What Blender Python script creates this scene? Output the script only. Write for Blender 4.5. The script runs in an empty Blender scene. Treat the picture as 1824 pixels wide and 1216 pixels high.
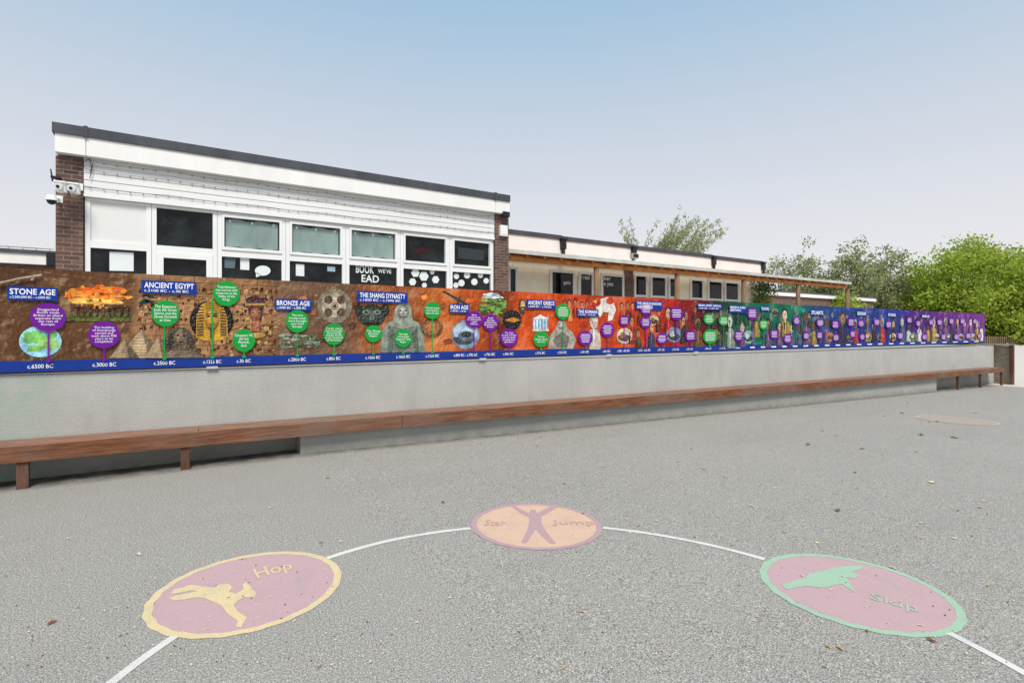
import bpy, bmesh, math, random
import numpy as np
from mathutils import Vector
random.seed(7); rng = np.random.default_rng(7)
SC = bpy.context.scene; COL = SC.collection
F = 945.0; H = 1.55; CX = 912.0; HY = 590.0
n_ = math.hypot(1500, 945); AX, AY = 1500/n_, 945/n_       # wall direction
ANG = math.atan2(AY, AX)
def w2s(x, y): return (x*AX+y*AY, -x*AY+y*AX)
def s2w(s, d): return (s*AX-d*AY, s*AY+d*AX)
def sz(px, py, D):                       # photo measure -> position on the upright plane D in front of the camera
    u = (px-CX)/F; Y = D/(AX-AY*u); return (Y*(u*AX+AY), H-(py-HY)*Y/F)
def S(px, D): return sz(px, 0, D)[0]
GP = [(-400,0),(1.3,0),(26.7,-.47),(32,-.45),(52,.55),(700,.6)]
def gz(s): return float(np.interp(s, [p[0] for p in GP], [p[1] for p in GP]))
def pg(px, py):                          # photo measure -> ground (s, d)
    z = 0
    for _ in range(12):
        Y = F*(H-z)/(py-HY); X = (px-CX)/F*Y; s, d = w2s(X, Y); z = gz(s)
    return s, d
# ---------------------------------------------------------------- materials
def lin(v):
    v = max(0, v)/255.0
    return v/12.92 if v <= .04045 else ((v+.055)/1.055)**2.4
def c(r, g, b): return (lin(r), lin(g), lin(b), 1)
def new_mat(name):
    m = bpy.data.materials.new(name); m.use_nodes = True
    nt = m.node_tree; return m, nt, nt.nodes['Principled BSDF']
def N(nt, t, **kw):
    n = nt.nodes.new(t)
    for k, v in kw.items(): setattr(n, k, v)
    return n
def mixc(nt, fac, a, b, mode='MIX'):
    m = nt.nodes.new('ShaderNodeMix'); m.data_type = 'RGBA'; m.blend_type = mode
    for i, v in ((0, fac), (6, a), (7, b)):
        if isinstance(v, bpy.types.NodeSocket): nt.links.new(v, m.inputs[i])
        else: m.inputs[i].default_value = v
    return m.outputs[2]
def noise(nt, vec, scale, detail=4, rough=.55):
    n = N(nt, 'ShaderNodeTexNoise'); n.inputs['Scale'].default_value = scale
    n.inputs['Detail'].default_value = detail; n.inputs['Roughness'].default_value = rough
    nt.links.new(vec, n.inputs['Vector']); return n.outputs['Fac']
def mr(nt, v, a, b, x=0, y=1):
    m = N(nt, 'ShaderNodeMapRange'); nt.links.new(v, m.inputs[0])
    for i, q in enumerate((a, b, x, y)): m.inputs[i+1].default_value = q
    return m.outputs[0]
def math2(nt, op, a, b):
    m = N(nt, 'ShaderNodeMath', operation=op)
    for i, v in enumerate((a, b)):
        if isinstance(v, bpy.types.NodeSocket): nt.links.new(v, m.inputs[i])
        else: m.inputs[i].default_value = v
    return m.outputs[0]
def emboss(nt, tc, scale, off, detail=6, rough=.65):      # a printed relief look: difference of a texture and its shifted self
    mp = N(nt, 'ShaderNodeMapping'); mp.inputs['Location'].default_value = (off, 0, -off); nt.links.new(tc, mp.inputs[0])
    return math2(nt, 'SUBTRACT', noise(nt, tc, scale, detail, rough), noise(nt, mp.outputs[0], scale, detail, rough))
def mat(name, col, rough=.6, var=.15, scale=6, bump=0, bscale=60, spec=.4, metal=0, stretch=None):
    m, nt, p = new_mat(name)
    tc = N(nt, 'ShaderNodeTexCoord').outputs['Object']
    if stretch:
        mp = N(nt, 'ShaderNodeMapping'); mp.inputs['Scale'].default_value = stretch
        nt.links.new(tc, mp.inputs[0]); tc = mp.outputs[0]
    f = noise(nt, tc, scale)
    dark = tuple(v*(1-var) for v in col[:3])+(1,); lite = tuple(min(1, v*(1+var)) for v in col[:3])+(1,)
    nt.links.new(mixc(nt, mr(nt, f, .3, .7), dark, lite), p.inputs['Base Color'])
    p.inputs['Roughness'].default_value = rough; p.inputs['Specular IOR Level'].default_value = spec
    p.inputs['Metallic'].default_value = metal
    if bump:
        b = N(nt, 'ShaderNodeBump'); b.inputs['Strength'].default_value = bump; b.inputs['Distance'].default_value = .01
        nt.links.new(noise(nt, tc, bscale, 5), b.inputs['Height']); nt.links.new(b.outputs[0], p.inputs['Normal'])
    return m
def woodmat(name, col, stretch):
    m, nt, p = new_mat(name); tc = N(nt, 'ShaderNodeTexCoord').outputs['Object']
    mp = N(nt, 'ShaderNodeMapping'); mp.inputs['Scale'].default_value = stretch; nt.links.new(tc, mp.inputs[0])
    g1 = noise(nt, mp.outputs[0], 9, 6, .7); g2 = noise(nt, tc, 1.1, 4, .6)
    q = mixc(nt, mr(nt, g1, .36, .64), tuple(v*.45 for v in col[:3])+(1,), tuple(v*1.45 for v in col[:3])+(1,))
    q = mixc(nt, mr(nt, g2, .4, .65, 0, .45), q, c(126,112,102))
    nt.links.new(q, p.inputs['Base Color']); p.inputs['Roughness'].default_value = .75; p.inputs['Specular IOR Level'].default_value = .15
    b = N(nt, 'ShaderNodeBump'); b.inputs['Strength'].default_value = .4; b.inputs['Distance'].default_value = .006
    nt.links.new(g1, b.inputs['Height']); nt.links.new(b.outputs[0], p.inputs['Normal']); return m
M = {}
def asphalt():
    m, nt, p = new_mat('tarmac'); tc = N(nt, 'ShaderNodeTexCoord').outputs['Object']
    big = mr(nt, noise(nt, tc, .35, 5, .6), .35, .65); mid = mr(nt, noise(nt, tc, 2.2, 4), .3, .7)
    col = mixc(nt, big, c(148,145,139), c(162,158,151))
    col = mixc(nt, .3, col, mixc(nt, mid, c(142,139,133), c(168,164,157)))
    mp = N(nt, 'ShaderNodeMapping'); mp.inputs['Scale'].default_value = (.25, 1.3, 1); mp.inputs['Rotation'].default_value = (0, 0, .35); nt.links.new(tc, mp.inputs[0])
    st = mr(nt, noise(nt, mp.outputs[0], 1.0, 6, .65), .52, .78, 0, .6)
    col = mixc(nt, st, col, c(124,121,117))
    fine = noise(nt, tc, 130, 3, .8); f2 = noise(nt, tc, 62, 2, .6)
    col = mixc(nt, mr(nt, fine, .4, .6, 0, 1), mixc(nt, .68, col, c(76,74,71)), mixc(nt, .55, col, c(232,226,215)))
    col = mixc(nt, mr(nt, f2, .4, .6, .3, 0), col, c(84,82,79))
    vo = N(nt, 'ShaderNodeTexVoronoi'); vo.inputs['Scale'].default_value = 75; nt.links.new(tc, vo.inputs['Vector'])
    sp = mr(nt, vo.outputs['Distance'], .14, .26, 1, 0)
    pick = mr(nt, noise(nt, tc, 37, 2), .54, .58)
    col = mixc(nt, math2(nt, 'MULTIPLY', sp, pick), col, c(232,222,204))
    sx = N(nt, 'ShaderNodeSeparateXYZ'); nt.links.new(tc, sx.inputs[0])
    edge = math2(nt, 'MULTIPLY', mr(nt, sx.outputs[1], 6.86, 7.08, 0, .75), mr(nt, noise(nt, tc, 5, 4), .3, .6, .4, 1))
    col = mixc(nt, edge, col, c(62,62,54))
    col = mixc(nt, mr(nt, sx.outputs[0], 25.3, 25.9), col, c(204,196,186))
    nt.links.new(col, p.inputs['Base Color']); p.inputs['Roughness'].default_value = .95; p.inputs['Specular IOR Level'].default_value = .1
    b = N(nt, 'ShaderNodeBump'); b.inputs['Strength'].default_value = .5; b.inputs['Distance'].default_value = .004
    nt.links.new(fine, b.inputs['Height']); nt.links.new(b.outputs[0], p.inputs['Normal'])
    return m
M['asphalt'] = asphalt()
def paint(name, col, wear=.5):
    m, nt, p = new_mat(name); tc = N(nt, 'ShaderNodeTexCoord').outputs['Object']
    fine = noise(nt, tc, 130, 4, .8); big = noise(nt, tc, 5, 5, .6)
    a = math2(nt, 'ADD', fine, mr(nt, big, .3, .7, -.1, .1))
    w = mr(nt, a, .44, .66, .05, wear)
    base = mixc(nt, mr(nt, big, .3, .7), tuple(v*.92 for v in col[:3])+(1,), col)
    nt.links.new(mixc(nt, w, base, c(150,145,139)), p.inputs['Base Color'])
    p.inputs['Roughness'].default_value = .95; p.inputs['Specular IOR Level'].default_value = .1
    b = N(nt, 'ShaderNodeBump'); b.inputs['Strength'].default_value = .4; b.inputs['Distance'].default_value = .004
    nt.links.new(noise(nt, tc, 130, 3, .8), b.inputs['Height']); nt.links.new(b.outputs[0], p.inputs['Normal'])
    return m
M['p_pink'] = paint('worn_pink_paint', c(202,166,170), .6); M['p_yellow'] = paint('worn_yellow_paint', c(230,208,160), .55)
M['p_orange'] = paint('worn_orange_paint', c(224,188,160), .55); M['p_purple'] = paint('worn_purple_paint', c(192,156,162), .6)
M['p_fade'] = paint('very_faded_mauve_paint', c(206,164,152), .5); M['p_fadegreen'] = paint('very_faded_green_paint', c(178,196,172), .5)
M['p_green'] = paint('worn_green_paint', c(166,202,172), .55); M['p_white'] = paint('worn_white_paint', c(230,228,221), .6)
M['p_faint'] = paint('faded_peach_paint', c(204,180,162), .8); M['p_faint2'] = paint('faded_grey_paint', c(178,164,152), .85)
def render_wall():
    m, nt, p = new_mat('grey_render'); tc = N(nt, 'ShaderNodeTexCoord').outputs['Object']
    col = mixc(nt, mr(nt, noise(nt, tc, 1.3, 6, .65), .3, .7), c(170,170,166), c(186,185,180))
    mp = N(nt, 'ShaderNodeMapping'); mp.inputs['Scale'].default_value = (3, 1, .7); nt.links.new(tc, mp.inputs[0])
    col = mixc(nt, mr(nt, noise(nt, mp.outputs[0], 1.5, 5, .6), .52, .8, 0, .35), col, c(148,148,142))
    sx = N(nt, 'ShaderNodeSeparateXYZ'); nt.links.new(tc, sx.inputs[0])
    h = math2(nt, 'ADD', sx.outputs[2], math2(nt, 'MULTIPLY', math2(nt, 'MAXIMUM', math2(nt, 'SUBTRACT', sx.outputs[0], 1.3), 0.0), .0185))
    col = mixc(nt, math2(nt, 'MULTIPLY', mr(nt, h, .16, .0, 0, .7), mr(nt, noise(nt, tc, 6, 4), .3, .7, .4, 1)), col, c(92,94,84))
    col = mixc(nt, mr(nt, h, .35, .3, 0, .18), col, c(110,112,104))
    g2 = math2(nt, 'MULTIPLY', mr(nt, sx.outputs[0], -1.6, -.95, 1, 0), mr(nt, noise(nt, tc, 3, 3), .35, .6, .2, .8))
    col = mixc(nt, g2, col, c(140,168,150))
    col = mixc(nt, mr(nt, noise(nt, tc, 60, 4, .7), .3, .7, .22, 0), col, c(120,120,118))
    nt.links.new(col, p.inputs['Base Color']); p.inputs['Roughness'].default_value = .9; p.inputs['Specular IOR Level'].default_value = .15
    b = N(nt, 'ShaderNodeBump'); b.inputs['Strength'].default_value = .6; b.inputs['Distance'].default_value = .012
    nt.links.new(noise(nt, tc, 45, 6, .7), b.inputs['Height']); nt.links.new(b.outputs[0], p.inputs['Normal'])
    return m
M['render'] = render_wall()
def brick():
    m, nt, p = new_mat('brown_brick'); tc = N(nt, 'ShaderNodeTexCoord').outputs['Object']
    sx = N(nt, 'ShaderNodeSeparateXYZ'); nt.links.new(tc, sx.inputs[0])
    cb = N(nt, 'ShaderNodeCombineXYZ'); nt.links.new(math2(nt, 'ADD', sx.outputs[0], sx.outputs[1]), cb.inputs[0]); nt.links.new(sx.outputs[2], cb.inputs[1])
    br = N(nt, 'ShaderNodeTexBrick'); nt.links.new(cb.outputs[0], br.inputs['Vector'])
    br.inputs['Color1'].default_value = c(128,92,76); br.inputs['Color2'].default_value = c(82,64,60); br.inputs['Mortar'].default_value = c(146,134,122)
    br.inputs['Scale'].default_value = 1; br.inputs['Brick Width'].default_value = .225; br.inputs['Row Height'].default_value = .075
    br.inputs['Mortar Size'].default_value = .006; br.inputs['Bias'].default_value = 0
    nt.links.new(mixc(nt, mr(nt, noise(nt, tc, 14), .3, .7, 0, .4), br.outputs['Color'], c(64,50,46)), p.inputs['Base Color'])
    p.inputs['Roughness'].default_value = .9
    b = N(nt, 'ShaderNodeBump'); b.inputs['Strength'].default_value = .6; b.inputs['Distance'].default_value = .01; b.invert = True
    nt.links.new(br.outputs['Fac'], b.inputs['Height']); nt.links.new(b.outputs[0], p.inputs['Normal'])
    return m
M['brick'] = brick()
def glass():
    m, nt, p = new_mat('dark_window_glass'); tc = N(nt, 'ShaderNodeTexCoord').outputs['Object']
    n1 = noise(nt, tc, 2.3, 5, .6); n2 = noise(nt, tc, 9, 4, .6)
    q = mixc(nt, mr(nt, n1, .4, .65), c(10,12,14), c(34,40,42)); q = mixc(nt, mr(nt, n2, .58, .75, 0, .4), q, c(60,66,64))
    nt.links.new(q, p.inputs['Base Color']); p.inputs['Roughness'].default_value = .04; p.inputs['Specular IOR Level'].default_value = .28; return m
M['glass'] = glass()
M['white'] = mat('white_paint', c(232,231,228), .5, .05, 1.5, .05, 30, spec=.2, stretch=(2,1,.6))
M['board'] = mat('white_cladding', c(222,222,221), .5, .05, 2, .08, 25, stretch=(.3,1,1), spec=.2)
M['upvc'] = mat('white_frame_plastic', c(230,231,230), .35, .03, 2, spec=.3)
M['cream'] = mat('cream_panel', c(238,231,206), .6, .07, 3)
M['lead'] = mat('dark_grey_roof_edge', c(76,78,84), .7, .18, 3, .1, 20, spec=.2)
M['black'] = mat('black_plastic', c(28,29,31), .4, .1, 5)
M['wire'] = mat('grey_wire', c(110,110,112), .6, .1, 5)
M['blind'] = mat('pale_blind_behind_glass', c(132,152,148), .15, .22, 3, spec=.4, stretch=(1,1,.3))
M['blindw'] = mat('white_blind', c(222,222,220), .3, .03, 2)
M['paper'] = mat('white_paper', c(222,227,228), .5, .04, 3)
M['wood'] = woodmat('red_brown_timber', c(116,76,54), (.25,4,5))
M['woodtop'] = woodmat('worn_red_brown_timber', c(148,112,92), (.25,6,4))
M['wooddk'] = woodmat('dark_timber', c(92,62,48), (4,4,.4))
M['timber'] = woodmat('weathered_canopy_timber', c(146,108,76), (.4,3,3))
M['greywood'] = mat('weathered_grey_timber', c(160,148,130), .8, .3, 3, .2, 25, stretch=(.4,2,4))
M['joist'] = mat('orange_canopy_timber', c(190,122,64), .7, .45, 3, .2, 25)
M['post'] = mat('brown_canopy_post', c(128,102,80), .8, .3, 5, .2, 25, stretch=(4,4,.4))
M['zinc'] = mat('pale_grey_canopy_edge', c(182,183,178), .5, .2, 2, spec=.3)
M['soil'] = mat('terrace_paving', c(170,166,156), .9, .15, 1, .3, 30)
M['bark'] = mat('tree_bark', c(110,100,84), .9, .3, 4, .5, 20)
# ---------------------------------------------------------------- geometry
class MB:
    def __init__(s): s.v = []; s.f = []; s.m = []
    def face(s, pts, m=0):
        b = len(s.v); s.v += [tuple(p) for p in pts]; s.f.append(tuple(range(b, b+len(pts)))); s.m.append(m)
    def hexa(s, p, m=0):
        b = len(s.v); s.v += [tuple(q) for q in p]
        for q in ((0,3,2,1),(4,5,6,7),(0,1,5,4),(1,2,6,5),(2,3,7,6),(3,0,4,7)):
            s.f.append(tuple(b+i for i in q)); s.m.append(m)
    def box(s, x0, x1, y0, y1, z0, z1, m=0):
        s.hexa([(x0,y0,z0),(x1,y0,z0),(x1,y1,z0),(x0,y1,z0),(x0,y0,z1),(x1,y0,z1),(x1,y1,z1),(x0,y1,z1)], m)
    def beam(s, x0, x1, y0, y1, za, zb, h, m=0):
        s.hexa([(x0,y0,za-h),(x1,y0,zb-h),(x1,y1,zb-h),(x0,y1,za-h),(x0,y0,za),(x1,y0,zb),(x1,y1,zb),(x0,y1,za)], m)
    def cyl(s, a, b, r0, r1=None, n=8, m=0, caps=True):
        r1 = r0 if r1 is None else r1
        a = Vector(a); b = Vector(b); d = (b-a)
        if d.length < 1e-6: return
        d.normalize()
        u = d.orthogonal().normalized(); w = d.cross(u); k = len(s.v)
        for P, r in ((a, r0), (b, r1)):
            for i in range(n):
                t = 2*math.pi*i/n; s.v.append(tuple(P+u*math.cos(t)*r+w*math.sin(t)*r))
        for i in range(n):
            j = (i+1) % n; s.f.append((k+i, k+j, k+n+j, k+n+i)); s.m.append(m)
        if caps:
            s.f.append(tuple(k+i for i in range(n))[::-1]); s.m.append(m)
            s.f.append(tuple(k+n+i for i in range(n))); s.m.append(m)
    def ball(s, cx, cy, cz, r, m=0, nu=12, nv=8, zs=1, vmin=0):
        k = len(s.v)
        for j in range(nv+1):
            ph = math.pi*(vmin+(1-vmin)*j/nv)
            for i in range(nu):
                t = 2*math.pi*i/nu
                s.v.append((cx+r*math.sin(ph)*math.cos(t), cy+r*math.sin(ph)*math.sin(t), cz+r*zs*math.cos(ph)))
        for j in range(nv):
            for i in range(nu):
                q = (i+1) % nu; s.f.append((k+j*nu+i, k+(j+1)*nu+i, k+(j+1)*nu+q, k+j*nu+q)); s.m.append(m)
    def build(s, name, mats, parent=None, origin=None, frame='s', smooth=False, recalc=True, **kw):
        if not isinstance(mats, (list, tuple)): mats = [mats]
        if parent is not None: o0, frame = ORG[parent]
        else: o0 = origin or (0, 0, 0)
        me = bpy.data.meshes.new(name)
        me.from_pydata([(x-o0[0], y-o0[1], z-o0[2]) for x, y, z in s.v], [], s.f)
        for m in mats: me.materials.append(m)
        me.polygons.foreach_set('material_index', s.m)
        if smooth: me.polygons.foreach_set('use_smooth', [True]*len(s.f))
        if recalc:
            bm = bmesh.new(); bm.from_mesh(me); bmesh.ops.recalc_face_normals(bm, faces=bm.faces); bm.to_mesh(me); bm.free()
        me.update()
        ob = bpy.data.objects.new(name, me); COL.objects.link(ob)
        if parent is not None: ob.parent = parent
        else: put(ob, o0, frame)
        ORG[ob] = (o0, frame); tag(ob, **kw); return ob
ORG = {}
def put(ob, o, frame):
    if frame == 's':
        x, y = s2w(o[0], o[1]); ob.location = (x, y, o[2]); ob.rotation_euler = (0, 0, ANG)
    else: ob.location = o
def tag(ob, label=None, cat=None, group=None, kind=None):
    if label: ob['label'] = label
    if cat: ob['category'] = cat
    if group: ob['group'] = group
    if kind: ob['kind'] = kind
def thing(name, origin, label, cat, group=None, frame='s'):
    e = bpy.data.objects.new(name, None); COL.objects.link(e); put(e, origin, frame); ORG[e] = (origin, frame)
    tag(e, label, cat, group); return e
_tc = {}
def text_mesh(body, align='CENTER', off=.012):
    k = (body, align, off)
    if k in _tc: return _tc[k]
    cu = bpy.data.curves.new('t', 'FONT'); cu.body = body; cu.align_x = align; cu.resolution_u = 3; cu.offset = off
    cu.space_line = .95; cu.space_character = 1.0+off*2
    ob = bpy.data.objects.new('t', cu); COL.objects.link(ob)
    dg = bpy.context.evaluated_depsgraph_get(); me = bpy.data.meshes.new_from_object(ob.evaluated_get(dg))
    v = [(p.co.x, p.co.y) for p in me.vertices]; f = [tuple(p.vertices) for p in me.polygons]
    bpy.data.objects.remove(ob); bpy.data.curves.remove(cu); bpy.data.meshes.remove(me)
    xs = [p[0] for p in v]; ys = [p[1] for p in v]
    a, b, d, e = min(xs), max(xs), min(ys), max(ys)
    v = [((x-a)/(b-a), (y-d)/(e-d)) for x, y in v]; _tc[k] = (v, f, (b-a)/(e-d)); return _tc[k]
def add_text(mb, body, fn, align='CENTER', m=0, off=.012):
    v, f, _ = text_mesh(body, align, off); k = len(mb.v)
    mb.v += [fn(x, y) for x, y in v]
    for q in f: mb.f.append(tuple(k+i for i in q)); mb.m.append(m)
# ================================================================ SETTING
g = MB()
for (a, za), (b, zb) in zip(GP[:-1], GP[1:]):
    g.face([(a, -300, za), (b, -300, zb), (b, 600, zb), (a, 600, za)])
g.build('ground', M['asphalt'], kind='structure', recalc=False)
t = MB(); t.box(-60, 26.6, 7.68, 120, -.6, 1.0)
t.build('raised_ground', M['soil'], kind='structure')
# ================================================================ RETAINING WALL
WD = 7.42
s_end = S(1770, WD)
w = thing('rendered_wall', (0, WD, 0), 'long low grey rendered wall under the timeline banner, behind the bench', 'wall')
mb = MB(); mb.hexa([(-9,WD,-.7),(s_end,WD,-.7),(s_end,WD+.25,-.7),(-9,WD+.25,-.7),(-9,WD,1.117),(s_end,WD,.99),(s_end,WD+.25,.99),(-9,WD+.25,1.117)])
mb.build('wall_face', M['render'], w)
PD = 7.10
sp0, sp1 = S(535, PD), S(1668, PD)
mb = MB(); mb.hexa([(sp0,PD,-.7),(sp1,PD,-.7),(sp1,WD-.002,-.7),(sp0,WD-.002,-.7),(sp0,PD,.30),(sp1,PD,.11),(sp1,WD-.002,.11),(sp0,WD-.002,.30)])
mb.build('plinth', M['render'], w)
# ================================================================ BENCH
BF = 6.95
sb0, sb1 = -7.0, S(1788, BF)
def bz(s): return .431-(s+1.45)*.0085
bn = thing('long_bench', (0, BF, 0), 'very long red-brown slatted timber bench along the foot of the grey wall', 'bench')
seat = MB(); x = sb0
while x < sb1-.2:
    e = min(x+3.6, sb1)
    for k in range(4):
        d0 = BF+.03+k*.108
        seat.beam(x+.003, e-.003, d0, d0+.095, bz(x), bz(e), .035)
    x = e
seat.build('seat', M['woodtop'], bn)
fa = MB(); x = sb0
while x < sb1-.2:
    e = min(x+4.8, sb1)
    fa.beam(x+.004, e-.004, BF, BF+.027, bz(x)-.004, bz(e)-.004, .155)
    x = e
fa.build('front_rail', M['wood'], bn)
fa = MB(); fa.beam(sb0, sb1, BF+.40, BF+.43, bz(sb0)-.04, bz(sb1)-.04, .1); fa.build('rear_rail', M['wooddk'], bn)
for px in (-500, -230, 42, 330, 1705, 1745, 1783):
    s = S(px, BF+.08); mb = MB()
    top = bz(s)-.04
    mb.box(s-.045, s+.045, BF+.03, BF+.10, gz(s)-.02, top)
    mb.box(s-.035, s+.035, BF+.1, BF+.39, top-.09, top-.01)
    mb.build('leg', M['wooddk'], bn)
e = thing('timber_planter', (s_end+.2, 7.3, gz(27)), 'weathered timber slatted box at the far right end of the wall', 'planter')
x0, x1 = s_end+.05, S(1806, 6.9)
mb = MB()
for k in range(9):
    z = gz(27)+.02+k*.165; mb.box(x0+.09, x1-.09, 6.9, 6.94, z, z+.15)
mb.build('slats', M['greywood'], e)
for xx in (x0, x1-.09):
    mb = MB(); mb.box(xx, xx+.085, 6.88, 6.98, gz(27)-.02, 1.02); mb.build('corner_post', M['wooddk'], e)
mb = MB(); mb.box(x1-.03, x1, 6.99, 7.9, gz(27), 1.0); mb.build('side_panel', M['greywood'], e)
mb = MB(); mb.box(x0-.03, x1+.03, 6.85, 7.95, 1.02, 1.06); mb.build('top_board', M['greywood'], e)
# ================================================================ MURAL
MD = 7.38
mz0, mz1 = 1.128, 2.205
ms0, ms1 = -3.4, S(1754, MD)
mu = thing('timeline_banner', (0, MD, mz0), 'long printed history timeline banner with caption bubbles, standing on the grey wall', 'banner')
def mural_mat():
    m, nt, p = new_mat('printed_banner'); tc = N(nt, 'ShaderNodeTexCoord').outputs['Object']
    sx = N(nt, 'ShaderNodeSeparateXYZ'); nt.links.new(tc, sx.inputs[0])
    nz = noise(nt, tc, 2.5, 5)
    a, b = S(0, MD), ms1
    t = mr(nt, math2(nt, 'ADD', sx.outputs[0], mr(nt, nz, .3, .7, -.08, .08)), a, b)
    r = N(nt, 'ShaderNodeValToRGB'); nt.links.new(t, r.inputs[0])
    st = [(0,(96,66,44)),(236,(108,74,50)),(244,(162,120,82)),(330,(166,124,84)),(480,(150,108,72)),(495,(120,88,66)),(622,(114,86,66)),(640,(152,88,50)),
          (745,(152,76,36)),(765,(206,112,50)),(860,(180,74,28)),(892,(70,34,22)),(925,(208,80,24)),(1020,(204,70,24)),(1060,(186,62,34)),(1130,(198,70,26)),(1190,(182,42,28)),
          (1235,(130,30,34)),(1262,(60,34,36)),(1295,(22,70,58)),(1350,(12,104,84)),(1425,(12,110,92)),(1448,(26,74,120)),(1500,(32,64,138)),
          (1600,(28,54,146)),(1625,(76,28,124)),(1754,(120,48,144))]
    el = r.color_ramp.elements
    while len(el) > 1: el.remove(el[-1])
    for i, (px, col) in enumerate(st):
        pos = min(1, max(0, (S(px, MD)-a)/(b-a)))
        q = el[0] if i == 0 else el.new(pos); q.position = pos; q.color = c(*col)
    n2 = noise(nt, tc, 2.2, 8, .62)
    col = mixc(nt, mr(nt, n2, .46, .72, 0, .62), r.outputs[0], (.012, .008, .008, 1))
    col = mixc(nt, mr(nt, n2, .46, .28, 0, .35), col, (.75, .5, .3, 1), 'SCREEN')
    em = emboss(nt, tc, 7, .018); em2 = emboss(nt, tc, 26, .006, 4)
    left = mr(nt, sx.outputs[0], S(900, MD), S(1250, MD), 1, .25)
    col = mixc(nt, math2(nt, 'MULTIPLY', mr(nt, em, .02, .14, 0, .5), left), col, (.012, .008, .006, 1)); col = mixc(nt, math2(nt, 'MULTIPLY', mr(nt, em, -.03, -.16, 0, .3), left), col, (.8, .6, .4, 1))
    col = mixc(nt, math2(nt, 'MULTIPLY', mr(nt, em2, .02, .17, 0, .4), left), col, (.012, .008, .006, 1))
    cb = N(nt, 'ShaderNodeCombineXYZ'); nt.links.new(sx.outputs[0], cb.inputs[0]); nt.links.new(sx.outputs[2], cb.inputs[1])
    br = N(nt, 'ShaderNodeTexBrick'); nt.links.new(cb.outputs[0], br.inputs['Vector']); br.inputs['Scale'].default_value = 1
    br.inputs['Brick Width'].default_value = .34; br.inputs['Row Height'].default_value = .125; br.inputs['Mortar Size'].default_value = .005; br.inputs['Mortar Smooth'].default_value = .4
    mask = math2(nt, 'MULTIPLY', mr(nt, sx.outputs[0], S(242, MD), S(250, MD)), mr(nt, sx.outputs[0], S(488, MD), S(500, MD), 1, 0))
    col = mixc(nt, math2(nt, 'MULTIPLY', math2(nt, 'MULTIPLY', br.outputs['Fac'], mask), .7), col, (.03, .015, .008, 1))
    nt.links.new(col, p.inputs['Base Color']); p.inputs['Roughness'].default_value = .6; p.inputs['Specular IOR Level'].default_value = .08
    return m
_pm = {}
def pm(r, g_, b, rich=False):
    k = (int(r), int(g_), int(b), rich)
    if k in _pm: return _pm[k]
    col = c(*k[:3])
    if not rich: m = mat('print_%d_%d_%d' % k[:3], col, .6, .05, 9, spec=.08)
    else:
        m, nt, p = new_mat('picture_print_%d_%d_%d' % k[:3]); tc = N(nt, 'ShaderNodeTexCoord').outputs['Object']
        q = mixc(nt, mr(nt, noise(nt, tc, 10, 4, .55), .36, .64), tuple(v*.6 for v in col[:3])+(1,), tuple(min(1, v*1.25) for v in col[:3])+(1,))
        em = emboss(nt, tc, 30, .006, 4)
        q = mixc(nt, mr(nt, em, .02, .16, 0, .4), q, (.012, .01, .01, 1)); q = mixc(nt, mr(nt, em, -.03, -.17, 0, .25), q, (.9, .85, .75, 1))
        nt.links.new(q, p.inputs['Base Color']); p.inputs['Roughness'].default_value = .6; p.inputs['Specular IOR Level'].default_value = .08
    _pm[k] = m; return m
PWHITE = mat('white_print', c(238,238,238), .6, .01, spec=.1)
def L(px, py, lay): s, z = sz(px, py, MD); return (s, MD-.0025*lay, z)
class Pic:
    def __init__(s, lay=2, rich=True): s.mb = MB(); s.mats = []; s.lay = lay; s.rich = rich
    def mi(s, col):
        m = pm(*col, rich=s.rich)
        if m not in s.mats: s.mats.append(m)
        return s.mats.index(m)
    def poly(s, pts, col):
        s.mb.face([L(x, y, s.lay) for x, y in pts], s.mi(col)); s.lay += .25; return s
    def ell(s, x, y, rx, ry, col, n=28, jag=0, a0=0, a1=360):
        pts = []
        for i in range(n):
            t_ = math.radians(a0+(a1-a0)*i/(n if a1-a0 == 360 else n-1)); k = 1+random.uniform(-jag, jag)
            pts.append((x+rx*k*math.cos(t_), y-ry*k*math.sin(t_)))
        return s.poly(pts, col)
    def rect(s, x0, y0, x1, y1, col): return s.poly([(x0,y0),(x1,y0),(x1,y1),(x0,y1)], col)
    def shaded(s, x, y, rx, ry, col, k=5):      # printed round form: stepped tones from dark edge to bright middle
        for i in range(k):
            f = 1-i/k*.85; t = .62+.42*i/(k-1)
            s.ell(x-rx*.16*i/k, y-ry*.14*i/k, rx*f, ry*f, tuple(min(250, int(v*t/6)*6) for v in col), n=20)
        return s
    def done(s, name='picture', label=None):
        o = s.mb.build(name, s.mats, mu, recalc=False)
        if label: o['label'] = label
        return o
def Cl(px):
    tb = [(0,(92,62,42)),(240,(130,92,62)),(490,(120,84,60)),(640,(150,86,46)),(760,(190,104,48)),(860,(150,64,28)),(930,(204,80,24)),(1130,(196,70,26)),(1200,(170,40,30)),(1250,(96,36,36)),(1300,(26,76,62)),(1430,(16,106,90)),(1455,(30,74,124)),(1600,(30,56,142)),(1640,(80,32,130)),(1760,(118,48,146))]
    for (a, ca), (b, cb_) in zip(tb[:-1], tb[1:]):
        if px <= b: u = (px-a)/(b-a); return tuple(round((ca[i]+(cb_[i]-ca[i])*u)/12)*12 for i in range(3))
    return tb[-1][1]
def top_(x): return 473+.0496*x
def bot_(x): return 641-.0194*x
pn = Pic(); pn.mats = [mural_mat(), pm(76,48,30), pm(200,156,108)]
pn.mb.box(ms0, ms1, MD, MD+.02, mz0, mz1)
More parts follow.
